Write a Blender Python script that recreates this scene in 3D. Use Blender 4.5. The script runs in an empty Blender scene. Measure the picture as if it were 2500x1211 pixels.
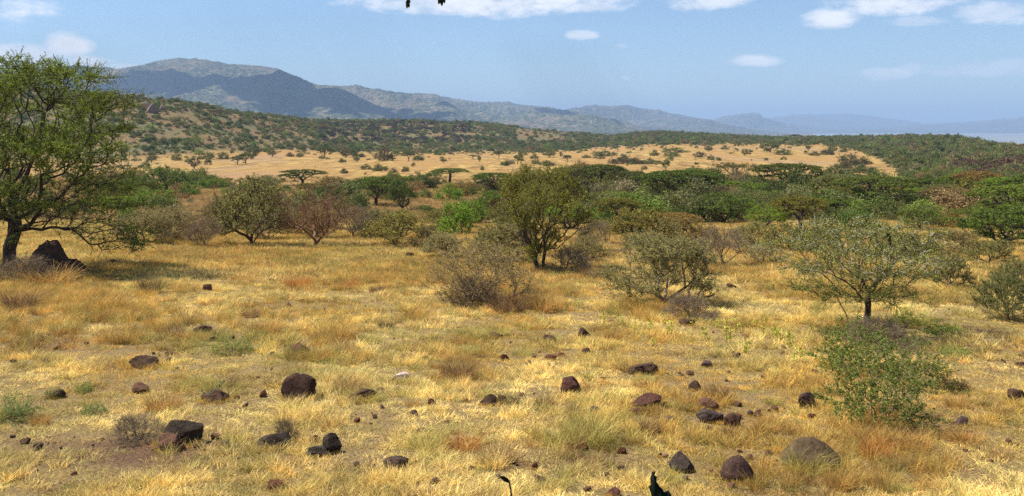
import bpy, math, random
import numpy as np
from mathutils import Vector, Matrix

# ------------------------------------------------------------------ camera, world, sun
SC = bpy.context.scene
COL = SC.collection
F = 2165.0            # focal length in photo pixels (photo 2500 wide)
HZ = 318.0            # photo row of the eye-level horizon
cam_d = bpy.data.cameras.new('camera')
cam = bpy.data.objects.new('camera', cam_d); COL.objects.link(cam)
cam.location = (0, 0, 0); cam.rotation_euler = (math.radians(90), 0, 0)
cam_d.sensor_fit = 'HORIZONTAL'; cam_d.sensor_width = 36.0
cam_d.lens = 36.0 * F / 2500.0
cam_d.shift_y = -(605.5 - HZ) / 2500.0
cam_d.clip_start = 0.1; cam_d.clip_end = 80000
SC.camera = cam
SC.view_settings.view_transform = 'Standard'; SC.view_settings.look = 'None'
SC.view_settings.exposure = 0.82; SC.view_settings.gamma = 1.0
SC.cycles.use_denoising = False
SC.cycles.max_bounces = 5; SC.cycles.diffuse_bounces = 3; SC.cycles.glossy_bounces = 2
SC.cycles.transmission_bounces = 3; SC.cycles.volume_bounces = 0; SC.cycles.transparent_max_bounces = 6

SUN_EL = math.radians(58)
SX, SY = -0.93, 0.18
_n = math.hypot(SX, SY); SX /= _n; SY /= _n
SUN = Vector((SX*math.cos(SUN_EL), SY*math.cos(SUN_EL), math.sin(SUN_EL)))
sl = bpy.data.lights.new('sun', 'SUN'); sl.energy = 4.9; sl.angle = math.radians(0.53); sl.color = (1.0, 0.955, 0.88)
so = bpy.data.objects.new('sun', sl); COL.objects.link(so)
so.rotation_euler = SUN.to_track_quat('Z', 'Y').to_euler()

def nd(nt, typ, **kw):
    n = nt.nodes.new(typ)
    for k, v in kw.items():
        if k == 'inp':
            for a, b in v.items(): n.inputs[a].default_value = b
        else: setattr(n, k, v)
    return n

def build_world():
    w = bpy.data.worlds.new('World'); SC.world = w; w.use_nodes = True
    nt = w.node_tree; nt.nodes.clear(); L = nt.links.new
    out = nd(nt, 'ShaderNodeOutputWorld'); bg = nd(nt, 'ShaderNodeBackground'); bg.inputs['Strength'].default_value = 0.077
    L(bg.outputs[0], out.inputs['Surface'])
    sky = nd(nt, 'ShaderNodeTexSky'); sky.sky_type = 'NISHITA'; sky.sun_disc = False
    sky.sun_elevation = SUN_EL; sky.sun_rotation = math.atan2(SX, SY)
    sky.air_density = 1.1; sky.dust_density = 0.3; sky.ozone_density = 2.6; sky.altitude = 1200
    tc = nd(nt, 'ShaderNodeTexCoord'); sep = nd(nt, 'ShaderNodeSeparateXYZ')
    L(tc.outputs['Generated'], sep.inputs[0])
    def mth(op, a, b=None, c=None, clamp=False):
        n = nd(nt, 'ShaderNodeMath', operation=op); n.use_clamp = clamp
        for i, v in enumerate((a, b, c)):
            if v is None: continue
            if isinstance(v, (int, float)): n.inputs[i].default_value = v
            else: L(v, n.inputs[i])
        return n.outputs[0]
    # azimuth and elevation of the looked-at part of the sky
    az = mth('ARCTAN2', sep.outputs['X'], sep.outputs['Y'])
    el = mth('ARCSINE', sep.outputs['Z'])
    comb = nd(nt, 'ShaderNodeCombineXYZ'); L(mth('MULTIPLY', az, 1.0), comb.inputs[0]); L(mth('MULTIPLY', el, 2.2), comb.inputs[1])
    no1 = nd(nt, 'ShaderNodeTexNoise', inp={'Scale': 17.0, 'Detail': 8.0, 'Roughness': 0.62}); L(comb.outputs[0], no1.inputs['Vector'])
    no2 = nd(nt, 'ShaderNodeTexNoise', inp={'Scale': 60.0, 'Detail': 5.0, 'Roughness': 0.6}); L(comb.outputs[0], no2.inputs['Vector'])
    nz = mth('ADD', mth('MULTIPLY', mth('SUBTRACT', no1.outputs[0], 0.5), 3.4), mth('MULTIPLY', mth('SUBTRACT', no2.outputs[0], 0.5), 1.2))
    clouds = [(1180,6,330,36,0.95,1.),(1440,18,90,16,0.6,1.),(1000,10,110,20,0.7,1.),(1730,2,115,22,0.8,1.),(2030,46,66,24,1.0,.7),(2190,10,140,24,.9,1.),(2440,28,100,26,.6,1.2),
              (1418,86,44,13,.7,.8),(1838,148,66,15,.75,.8),(2165,182,62,15,.5,.9),(2440,165,190,20,.35,1.3),(2240,52,70,12,.35,1.3),
              (168,112,52,32,1.1,.6),(205,152,60,18,.95,.8),(40,138,100,32,1.0,.9),(300,162,60,8,.5,.9),(1528,190,14,6,.35,.8),(1520,112,16,6,.35,.8)
              ,(600,-120,300,50,.9,1.),(2000,-160,500,60,.9,1.),(-700,-60,500,70,.9,1.),(3200,-30,400,60,.9,1.)]
    tot = None
    for (cx, cy, rx, ry, op, na) in clouds:
        a0 = math.atan((cx-1250)/F); e0 = math.atan((HZ-cy)/F*math.cos(a0))
        dx = mth('MULTIPLY', mth('SUBTRACT', az, a0), F/rx); dy = mth('MULTIPLY', mth('SUBTRACT', el, e0), F/ry)
        d2 = mth('ADD', mth('MULTIPLY', dx, dx), mth('MULTIPLY', dy, dy))
        v = mth('ADD', mth('SUBTRACT', 1.0, d2), mth('MULTIPLY', nz, na))
        m = nd(nt, 'ShaderNodeMapRange', interpolation_type='SMOOTHSTEP'); m.inputs[1].default_value = -0.35; m.inputs[2].default_value = 1.05; m.inputs[4].default_value = op
        L(v, m.inputs[0])
        tot = m.outputs[0] if tot is None else mth('MAXIMUM', tot, m.outputs[0])
    tot = mth('MINIMUM', tot, 0.97)
    shade = nd(nt, 'ShaderNodeMapRange'); shade.inputs[1].default_value = .35; shade.inputs[2].default_value = .65; shade.inputs[3].default_value = .86; shade.inputs[4].default_value = 1.06
    L(no1.outputs[0], shade.inputs[0])
    cc = nd(nt, 'ShaderNodeVectorMath', operation='SCALE'); cc.inputs[0].default_value = (8.6, 8.7, 9.0); L(shade.outputs[0], cc.inputs['Scale'])
    # tint of the clear sky
    gain = nd(nt, 'ShaderNodeVectorMath', operation='MULTIPLY'); gain.inputs[1].default_value = (.88, .95, 1.03); L(sky.outputs[0], gain.inputs[0])
    mx = nd(nt, 'ShaderNodeMix', data_type='RGBA'); L(tot, mx.inputs[0]); L(gain.outputs[0], mx.inputs[6]); L(cc.outputs[0], mx.inputs[7])
    L(mx.outputs[2], bg.inputs['Color'])
build_world()

# ------------------------------------------------------------------ helpers
def hash2(ix, iy, s):
    h = (ix.astype(np.int64)*374761393 + iy.astype(np.int64)*668265263 + s*1442695041) & 0xffffffff
    h = ((h ^ (h >> 13))*1274126177) & 0xffffffff
    return ((h ^ (h >> 16)) & 0xffffff)/float(0xffffff)
def vn(x, y, s=0):
    x = np.asarray(x, float); y = np.asarray(y, float)
    ix = np.floor(x); iy = np.floor(y); fx = x-ix; fy = y-iy
    fx = fx*fx*(3-2*fx); fy = fy*fy*(3-2*fy)
    a = hash2(ix, iy, s); b = hash2(ix+1, iy, s); c = hash2(ix, iy+1, s); d = hash2(ix+1, iy+1, s)
    return (a*(1-fx)+b*fx)*(1-fy)+(c*(1-fx)+d*fx)*fy
def fbm(x, y, o=4, s=0):
    t = 0; a = .5; n = 0
    for i in range(o):
        t = t+a*vn(x, y, s+i*17); n += a; a *= .5; x = x*2.03+5.1; y = y*2.03+1.7
    return t/n
def ridged(x, y, o=4, s=0):
    t = 0; a = .5; n = 0
    for i in range(o):
        t = t+a*(1-np.abs(2*vn(x, y, s+i*13)-1)); n += a; a *= .5; x = x*2.1+3.3; y = y*2.1+7.9
    return t/n
def vn3(p, s=0):
    q = p[:, 2]*1.0
    return (vn(p[:, 0]+q*.7, p[:, 1]-q*.3+11, s)+vn(p[:, 1]+5, q+p[:, 0]*.4, s+3)+vn(q+9, p[:, 0]-p[:, 1]*.5, s+7))/3

def mesh_np(name, V, faces, mats=(), smooth=False, fmat=None):
    """V (n,3); faces: array (m,k) or list of such arrays."""
    if not isinstance(faces, (list, tuple)): faces = [faces]
    faces = [f for f in faces if len(f)]
    me = bpy.data.meshes.new(name)
    V = np.ascontiguousarray(V, dtype=np.float32)
    me.vertices.add(len(V)); me.vertices.foreach_set('co', V.ravel())
    loops = np.concatenate([f.ravel() for f in faces]).astype(np.int32)
    cnt = np.concatenate([np.full(len(f), f.shape[1]) for f in faces]).astype(np.int32)
    st = np.concatenate([[0], np.cumsum(cnt)[:-1]]).astype(np.int32)
    me.loops.add(len(loops)); me.loops.foreach_set('vertex_index', loops)
    me.polygons.add(len(cnt)); me.polygons.foreach_set('loop_start', st); me.polygons.foreach_set('loop_total', cnt)
    if smooth: me.polygons.foreach_set('use_smooth', np.ones(len(cnt), dtype=bool))
    for m in mats: me.materials.append(m)
    if fmat is not None: me.polygons.foreach_set('material_index', np.asarray(fmat, dtype=np.int32))
    me.update(calc_edges=True)
    return me
def link(name, me, parent=None, loc=None, label=None, cat=None, group=None, kind=None):
    o = bpy.data.objects.new(name, me); COL.objects.link(o)
    if parent: o.parent = parent
    if loc is not None: o.location = loc
    for k, v in (('label', label), ('category', cat), ('group', group), ('kind', kind)):
        if v: o[k] = v
    return o
def copy_tree(o, parent=None):
    c = o.copy(); COL.objects.link(c)
    if parent is not None: c.parent = parent
    for ch in list(o.children): copy_tree(ch, c)
    return c

# ------------------------------------------------------------------ terrain
YB = np.array([9,12,15,18,23,30,38,46,64,90,120,160,200,260,330])
PB = np.array([1211,1020,905,835,752,692,645,603,552,513,483,457,440,420,403.])
FAR = {
 -600:[(400,380),(480,300),(580,190),(700,200),(900,260)],
 0:[(400,385),(460,320),(560,215),(680,225),(900,280)],
 300:[(400,388),(450,345),(520,262),(580,229),(700,250),(900,290)],
 450:[(420,386),(470,345),(540,270),(600,243),(720,262),(900,290)],
 600:[(420,387),(500,365),(580,300),(650,272),(760,285),(900,293)],
 700:[(420,387),(520,368),(600,325),(680,287),(780,290),(900,294)],
 850:[(420,387),(500,378),(600,368),(700,340),(800,310),(900,294),(1000,296)],
 1000:[(420,387),(500,379),(620,370),(750,340),(850,305),(920,293),(1020,298)],
 1200:[(420,387),(520,378),(650,371),(780,345),(880,312),(950,301),(1050,305)],
 1280:[(420,387),(520,378),(650,371),(800,350),(900,325),(980,312),(1080,316)],
 1400:[(420,387),(520,377),(650,366),(800,352),(900,338),(1000,322),(1100,325)],
 1500:[(420,386),(520,374),(650,364),(800,354),(900,346),(1000,336),(1100,335)],
 1560:[(420,385),(500,373),(600,363),(750,350),(850,335),(950,322),(1050,326)],
 1700:[(420,383),(550,364),(680,352),(800,340),(950,328),(1050,331)],
 1900:[(420,381),(500,366),(600,356),(750,347),(900,337),(1000,339)],
 2100:[(420,380),(500,366),(600,352),(750,341),(850,335),(950,338)],
 2250:[(330,398),(420,376),(500,360),(600,342),(700,332),(800,336)],
 2350:[(260,415),(330,395),(420,370),(500,354),(600,338),(700,343)],
 2430:[(260,410),(330,390),(400,369),(480,357),(560,357),(640,363)],
 2500:[(200,432),(260,408),(330,385),(400,369),(460,364),(560,374)],
 3100:[(200,430),(260,400),(330,385),(400,390),(500,400)]}
LAKE = -39.0
NY = 700
LY = np.linspace(math.log(1.0), math.log(30000), NY)
cols = sorted(FAR)
tab = []
for c in cols:
    far = FAR[c]
    ys = [1, 3, 6]; zs = [-1.66, -2.3, -3.1]
    lift = 0
    for Y, p in zip(YB, PB):
        if Y < far[0][0]:
            pp = p
            if 14 < Y < 60: pp = p + float(np.interp(c, [-600, 0, 300, 700], [-34, -26, -16, 0]))*float(np.interp(Y, [14, 26, 40, 60], [0, 1, 1, 0]))
            ys.append(Y); zs.append(-(pp-HZ)/F*Y)
    for Y, p in far: ys.append(Y); zs.append(-(p-HZ)/F*Y)
    Yl = far[-1][0]
    zf = -34 if c <= 1900 else -46
    ys += [Yl*1.35, Yl*1.8, 2300, 30000]; zs += [zs[-1]*.5-13, -30, zf, zf]
    tab.append(np.interp(LY, np.log(ys), zs))
tab = np.array(tab)
PX = np.linspace(-600, 3100, 371)
T2 = np.array([np.interp(PX, cols, tab[:, j]) for j in range(NY)]).T
for it in range(3):
    k = 3
    P = np.pad(T2, ((0, 0), (k, k)), mode='edge'); T2 = sum(P[:, i:i+NY] for i in range(2*k+1))/(2*k+1)
    P = np.pad(T2, ((k, k), (0, 0)), mode='edge'); T2 = sum(P[i:i+len(PX)] for i in range(2*k+1))/(2*k+1)
def H(x, y):
    x = np.asarray(x, float); y = np.asarray(y, float)
    ye = np.maximum(np.maximum(y, np.abs(x)*.8), 1.5)
    px = np.clip(1250+F*x/ye, -599, 3099)
    a = (px+600)/10.0; b = np.clip((np.log(ye)-LY[0])/(LY[1]-LY[0]), 0, NY-1.001)
    ia = np.clip(a.astype(int), 0, len(PX)-2); ib = b.astype(int); fa = a-ia; fb = b-ib
    z = (T2[ia, ib]*(1-fa)+T2[ia+1, ib]*fa)*(1-fb)+(T2[ia, ib+1]*(1-fa)+T2[ia+1, ib+1]*fa)*fb
    nearw = np.clip((ye-4)/10, 0, 1)
    z = z+(fbm(x*.9, y*.9, 3, 5)-.5)*.10*nearw+(fbm(x*.15, y*.15, 3, 9)-.5)*.35*np.clip((ye-12)/40, 0, 1)
    hw = np.clip((ye-400)/200, 0, 1)*np.clip((z+13)/8, 0, 1)
    z = z+(fbm(x*.02, y*.02, 4, 31)-.5)*4.5*hw
    return z
_MY = np.exp(np.linspace(math.log(2.0), math.log(1100), 2600))
def hit(px, py):
    x = (px-1250)/F*_MY; z = H(x, _MY); pp = HZ-z/_MY*F
    i = int(np.argmax(pp <= py))
    return float(x[i]), float(_MY[i]), float(z[i])
def pix(x, y):
    z = H(x, y); return 1250+F*x/np.maximum(y, .1), HZ-F*z/np.maximum(y, .1)
def plain_mask(px, py):
    up = np.interp(px, [-200,300,500,700,850,1000,1300,1420,1500,1700,2000,2080,2110,2180,2230,2300], [399,389,373,368,372,372,372,366,358,351,353,362,376,405,470,600])+(fbm(px/22., px*0+2, 3, 91)-.5)*12
    lo = np.interp(px, [-200,300,500,800,1000,1150,1400,1600,1750,1850,2000,2230], [415,424,452,462,452,456,430,452,440,456,474,478])+(fbm(px/30., px*0+5, 3, 95)-.5)*18
    return (py > up) & (py < lo), up, lo

# ---- materials
def mat_base(name):
    m = bpy.data.materials.new(name); m.use_nodes = True; nt = m.node_tree; nt.nodes.clear()
    out = nd(nt, 'ShaderNodeOutputMaterial'); return m, nt, out
def ramp(nt, fac, stops, interp='LINEAR'):
    r = nd(nt, 'ShaderNodeValToRGB'); r.color_ramp.interpolation = interp
    e = r.color_ramp.elements
    while len(e) < len(stops): e.new(0.5)
    for i, (p, c) in enumerate(stops): e[i].position = p; e[i].color = (*c, 1) if len(c) == 3 else c
    nt.links.new(fac, r.inputs[0]); return r.outputs[0]
def noise(nt, vec, scale, detail=5, rough=.6, dist=0):
    n = nd(nt, 'ShaderNodeTexNoise', inp={'Scale': scale, 'Detail': detail, 'Roughness': rough, 'Distortion': dist})
    nt.links.new(vec, n.inputs['Vector']); return n.outputs[0]
def mixc(nt, f, a, b, mode='MIX'):
    m = nd(nt, 'ShaderNodeMix', data_type='RGBA', blend_type=mode)
    for s, v in ((0, f), (6, a), (7, b)):
        if isinstance(v, (int, float)): m.inputs[s].default_value = v
        elif isinstance(v, tuple): m.inputs[s].default_value = (*v, 1)
        else: nt.links.new(v, m.inputs[s])
    return m.outputs[2]
def sstep(nt, v, a, b, lo=0., hi=1.):
    m = nd(nt, 'ShaderNodeMapRange', interpolation_type='SMOOTHSTEP')
    nt.links.new(v, m.inputs[0])
    for i, k in enumerate((a, b, lo, hi)): m.inputs[i+1].default_value = k
    return m.outputs[0]

def ground_mat():
    m, nt, out = mat_base('dry_grassland'); L = nt.links.new
    geo = nd(nt, 'ShaderNodeNewGeometry'); P = geo.outputs['Position']
    sep = nd(nt, 'ShaderNodeSeparateXYZ'); L(P, sep.inputs[0])
    # streaky coordinates for the far plain
    mp = nd(nt, 'ShaderNodeMapping'); mp.inputs['Scale'].default_value = (.6, .12, 0); L(P, mp.inputs[0]); flat = mp.outputs[0]
    fine = noise(nt, P, 22, 6, .7); mid = noise(nt, P, 2.1, 5, .6); big = noise(nt, P, .33, 5, .6)
    near = ramp(nt, fine, [(.25, (.10, .06, .028)), (.45, (.27, .18, .075)), (.62, (.46, .32, .12)), (.8, (.64, .46, .18))])
    soil = ramp(nt, fine, [(.3, (.085, .045, .026)), (.55, (.22, .125, .065)), (.8, (.42, .29, .14))])
    sf = sstep(nt, mid, .58, .74, 0, .8)
    near = mixc(nt, sf, near, soil)
    att = nd(nt, 'ShaderNodeAttribute'); att.attribute_name = 'bare'
    near = mixc(nt, sstep(nt, att.outputs['Fac'], .2, .9), near, soil)
    l1 = noise(nt, flat, .06, 5, .62); l2 = noise(nt, flat, .35, 6, .72); l3 = noise(nt, flat, 1.3, 3, .7)
    far = ramp(nt, l2, [(.38, (.14, .08, .025)), (.5, (.31, .19, .055)), (.62, (.46, .31, .09))])
    far = mixc(nt, sstep(nt, l1, .42, .62), far, (.33, .19, .06))
    far = mixc(nt, sstep(nt, l3, .45, .75, 0, .7), far, (.20, .115, .045))
    tr = noise(nt, flat, .035, 3, .5, .6)
    far = mixc(nt, sstep(nt, tr, .56, .64, 0, .5), far, (.30, .19, .11))
    c = mixc(nt, sstep(nt, sep.outputs['Y'], 45, 130), near, far)
    # slopes of the hills: redder, stonier soil
    hs = nd(nt, 'ShaderNodeAttribute'); hs.attribute_name = 'hill'
    hc = ramp(nt, noise(nt, P, .35, 6, .75), [(.3, (.08, .055, .025)), (.5, (.17, .11, .045)), (.72, (.29, .175, .07))])
    hc = mixc(nt, sstep(nt, noise(nt, P, .03, 4, .6), .46, .60), hc, (.12, .11, .045))
    c = mixc(nt, hs.outputs['Fac'], c, hc)
    bs = nd(nt, 'ShaderNodeBsdfPrincipled', inp={'Roughness': .95, 'Specular IOR Level': .15}); L(c, bs.inputs['Base Color'])
    b = nd(nt, 'ShaderNodeBump', inp={'Strength': 1., 'Distance': .09}); L(fine, b.inputs['Height'])
    b2 = nd(nt, 'ShaderNodeBump', inp={'Strength': .7, 'Distance': .5}); L(l2, b2.inputs['Height']); L(b.outputs[0], b2.inputs['Normal'])
    L(b2.outputs[0], bs.inputs['Normal']); L(bs.outputs[0], out.inputs[0])
    return m
M_GROUND = ground_mat()

BARE = [(330,1105,330,50,1.),(120,1090,180,35,.7),(150,845,260,24,.7),(560,1090,150,30,.6),(900,1140,130,30,.4),(1120,1085,160,30,.3),(820,1090,60,40,.5),(1430,1120,110,22,.9),(1290,1130,110,30,.5),
        (720,645,280,14,.3),(850,740,280,25,.35),(2420,850,140,70,.35),(1780,1020,120,40,.4),(700,520,300,25,.5),(1180,530,160,30,.7),(1560,600,300,40,.4),(1250,1110,400,60,.25)]
def bare_f(px, py):
    v = np.zeros_like(px)
    for (a, b, rx, ry, s) in BARE:
        v = np.maximum(v, s*np.exp(-(((px-a)/rx)**2+((py-b)/ry)**2)*1.2))
    return v

def build_ground():
    th = np.radians(np.concatenate([np.arange(-180, -39, 3.), np.arange(-38, 38.01, .15), np.arange(41, 179, 3.), [180]]))
    r = np.concatenate([[.4], np.exp(np.arange(math.log(.6), math.log(27000), .0205)), [27000]])
    TH, R = np.meshgrid(th, r)
    X = R*np.sin(TH); Y = R*np.cos(TH)
    # keep the very centre under the camera flat
    Z = H(X, Y)
    Z = np.where(Y < 0, H(np.abs(X)*0+X, Y*0+1.5)*1.0+np.minimum(R*.02, 3), Z) if False else Z
    nr, nt_ = X.shape
    V = np.stack([X, Y, Z], -1).reshape(-1, 3)
    i = np.arange((nr-1)*(nt_-1)); a = (i//(nt_-1))*nt_+i % (nt_-1)
    Fc = np.stack([a, a+1, a+nt_+1, a+nt_], 1)[:, ::-1]
    px = 1250+F*V[:, 0]/np.maximum(V[:, 1], 1e-3); py = HZ-F*V[:, 2]/np.maximum(V[:, 1], 1e-3)
    vis = V[:, 1] > 5
    bare = np.where(vis, bare_f(px, py), 0)
    rowup = np.interp(px, [-200,300,500,700,850,1000,1300,1420,1500,1700,2000,2080,2110,2180,2230,2300], [399,389,373,368,372,372,372,366,358,351,353,362,376,405,470,500])+(fbm(px/22., px*0+2, 3, 91)-.5)*12
    hill = np.where(V[:, 1] > 120, np.clip((rowup+2-py)/8, 0, 1), 0)
    hill = np.where(V[:, 1] > 900, 1, hill)
    fc = V[Fc].mean(1); fpx = 1250+F*fc[:, 0]/np.maximum(fc[:, 1], 1); fh = hill[Fc].mean(1) > .5
    cls = np.zeros(len(Fc), int)
    rr = np.hypot(fc[:, 0], fc[:, 1]); zone = fh & (fc[:, 1] > 150) & (rr < 1500)
    cls[zone & (fpx < 740)] = 1; cls[zone & (fpx >= 740) & (fpx < 1530)] = 2; cls[zone & (fpx >= 1530)] = 3
    names = [('ground', 'gently sloping dry grassland with reddish soil patches'), ('hill', 'bush dotted hillside rising at left'),
             ('hill', 'low ridge covered in grey green scrub beyond the plain'), ('hill', 'broad green bush covered rise in front of the lake')]
    for k, (nm, lb) in enumerate(names):
        f = Fc[cls == k]; u, inv = np.unique(f, return_inverse=True)
        me = mesh_np(nm, V[u], inv.reshape(-1, 4), [M_GROUND], smooth=True)
        for an, arr in (('bare', bare), ('hill', hill)):
            at = me.attributes.new(an, 'FLOAT', 'POINT'); at.data.foreach_set('value', arr[u].astype(np.float32))
        link(nm, me, label=lb, kind='structure')
build_ground()

# ---- lake
def build_lake():
    m, nt, out = mat_base('lake_water'); L = nt.links.new
    geo = nd(nt, 'ShaderNodeNewGeometry')
    bs = nd(nt, 'ShaderNodeBsdfPrincipled', inp={'Base Color': (.20, .22, .23, 1), 'Roughness': .55, 'IOR': 1.33})
    b = nd(nt, 'ShaderNodeBump', inp={'Strength': .5, 'Distance': .4}); L(noise(nt, geo.outputs['Position'], .12, 6, .7), b.inputs['Height'])
    L(b.outputs[0], bs.inputs['Normal']); L(bs.outputs[0], out.inputs[0])
    pts = []
    for px, Y in ((1905, 13500), (1915, 7000), (1960, 2500), (2500, 1200), (4200, 900)): pts.append(((px-1250)/F*Y, Y))
    pts += [(9000, 2000), (15500, 6000), (15500, 16000), (4800, 16000)]
    V = np.array([(x, y, LAKE) for x, y in pts])
    me = mesh_np('lake', V, np.arange(len(V))[None, :], [m])
    link('lake', me, label='pale blue grey lake lying beyond the green rise', kind='structure')
build_lake()

# ---- mountains
def mountain_mat(name, green, tan, amt, sc=1.0):
    m, nt, out = mat_base(name); L = nt.links.new
    geo = nd(nt, 'ShaderNodeNewGeometry'); P = geo.outputs['Position']
    fine = noise(nt, P, .03*sc, 6, .8); mid = noise(nt, P, .0035*sc, 6, .65)
    g = ramp(nt, fine, [(.35, tuple(v*.35 for v in green)), (.5, green), (.68, tuple(min(1, v*1.7) for v in tan))])
    c = mixc(nt, sstep(nt, mid, .52-amt, .66-amt, 0, .8), g, tan)
    vor = nd(nt, 'ShaderNodeTexVoronoi', inp={'Scale': .028*sc}); L(P, vor.inputs['Vector'])
    c = mixc(nt, sstep(nt, vor.outputs['Distance'], .2, .45, .75, 0), c, tuple(v*.35 for v in green))
    bs = nd(nt, 'ShaderNodeBsdfDiffuse'); L(c, bs.inputs[0])
    b = nd(nt, 'ShaderNodeBump', inp={'Strength': .8, 'Distance': 18.}); L(fine, b.inputs['Height']); L(b.outputs[0], bs.inputs['Normal'])
    L(bs.outputs[0], out.inputs[0]); return m
def mountain(label, sil, Yc, Yf, amp, mat, seed, zb=-36, rough=.0022, back=.35, gs=900., shape=1.15):
    a = np.array(sil, float); n = int(min(520, (a[-1, 0]-a[0, 0])/2.2)); px = np.linspace(a[0, 0], a[-1, 0], n)
    py = np.interp(px, a[:, 0], a[:, 1])
    for _ in range(2): py = np.convolve(np.pad(py, 2, mode='edge'), np.ones(5)/5, 'valid')
    py = py+(fbm(px/14., px*0+seed, 4, seed)-.5)*5.0+(vn(px/3., px*0, seed+3)-.5)*1.3
    Yc_ = Yc if np.isscalar(Yc) else np.interp(px, *zip(*Yc))
    Yc_ = Yc_*(1+(fbm(px/120., px*0+3, 3, seed+9)-.5)*.10)
    zc = (HZ-py)/F*Yc_
    v = np.concatenate([np.linspace(0, 1, 110), 1+np.linspace(.02, 1, 22)*back])
    Vv, PXX = np.meshgrid(v, px, indexing='ij')
    Y = np.where(Vv <= 1, Yf+(Yc_[None]-Yf)*Vv, Yc_[None]*(1+(Vv-1)*.6))
    X = (PXX-1250)/F*Y
    s = np.where(Vv <= 1, Vv**shape, np.clip(1-((Vv-1)/back)**1.4, 0, 1))
    g = ridged(X/gs, Y/(gs*1.4), 5, seed+20)
    env = np.where(Vv <= 1, np.clip(Vv*2.2, 0, 1)*np.clip((1-Vv)*3, 0, 1), 0)
    Z = zb+(zc[None]-zb)*s+env*(g-.55)*amp*np.clip((zc[None]-zb)/200, 0.1, 1.2)
    # never rise above the line of sight to the crest
    Z = np.where(Vv < 1, np.minimum(Z, zc[None]/Yc_[None]*Y*.995-0), Z)
    Z = np.maximum(Z, zb-6)
    nr, nc = X.shape
    V = np.stack([X, Y, Z], -1).reshape(-1, 3)
    i = np.arange((nr-1)*(nc-1)); q = (i//(nc-1))*nc+i % (nc-1)
    me = mesh_np('mountain', V, np.stack([q, q+1, q+nc+1, q+nc], 1), [mat], smooth=True)
    return link('mountain', me, label=label, kind='structure')
MM1 = mountain_mat('mountain_scrub', (.075, .09, .042), (.22, .16, .10), .02)
MM2 = mountain_mat('mountain_scrub_far', (.08, .09, .055), (.17, .13, .095), .0, .7)
mountain('big rounded mountain with bare tan flanks, highest on the skyline',
 [(-900,300),(-500,240),(-200,200),(0,176),(120,164),(190,160),(235,164),(290,167),(350,157),(400,146),(440,141),(480,143),(540,152),(570,158),(640,160),(680,167),(710,180),(750,197),(790,214),(850,245),(920,270),(1000,300),(1080,322)], 6300, 3300, 330, MM1, 3)
mountain('steep shaded spur in front of the big mountain',
 [(520,330),(600,282),(660,250),(710,226),(750,211),(785,206),(830,212),(870,234),(920,257),(980,283),(1040,298),(1120,318),(1180,330)], 5000, 3600, 130, MM1, 8, gs=600.)
mountain('long lumpy ridge running right from the big mountain',
 [(560,330),(640,270),(700,235),(760,214),(820,210),(858,210),(873,205),(888,213),(950,222),(1000,227),(1050,229),(1100,238),(1150,247),(1200,248),(1240,246),(1256,254),(1300,257),(1350,263),(1400,272),(1450,281),(1500,291),(1560,309),(1620,322),(1700,334)], 7600, 3900, 320, MM1, 14)
mountain('jagged bluish range behind the end of the long ridge',
 [(1250,320),(1330,280),(1380,267),(1410,262),(1448,256),(1490,259),(1530,255),(1560,265),(1605,267),(1640,277),(1700,287),(1740,294),(1800,309),(1900,322),(1960,332)], 10500, 6500, 330, MM2, 23, gs=1100.)
mountain('small hazy blue peak above the far shore',
 [(1640,322),(1700,304),(1740,292),(1780,282),(1815,276),(1850,275),(1868,289),(1900,297),(1960,309),(2050,318),(2120,326)], 13500, 11000, 260, MM2, 31, zb=-38, gs=1100.)
mountain('pale distant range fading into haze over the lake',
 [(1650,322),(1760,300),(1860,288),(1930,281),(2000,278),(2060,276),(2120,281),(2180,290),(2260,301),(2360,308),(2460,316),(2600,322)], 19500, 15000, 300, MM2, 37, zb=-38, gs=1800.)
mountain('low blue far shore rising at the right edge',
 [(1600,323),(1800,319),(1950,315),(2100,311),(2200,307),(2300,301),(2400,294),(2500,286),(2700,272),(3000,262),(3400,290)], 17000, 12100, 200, MM2, 43, zb=-40, gs=1600.)

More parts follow.
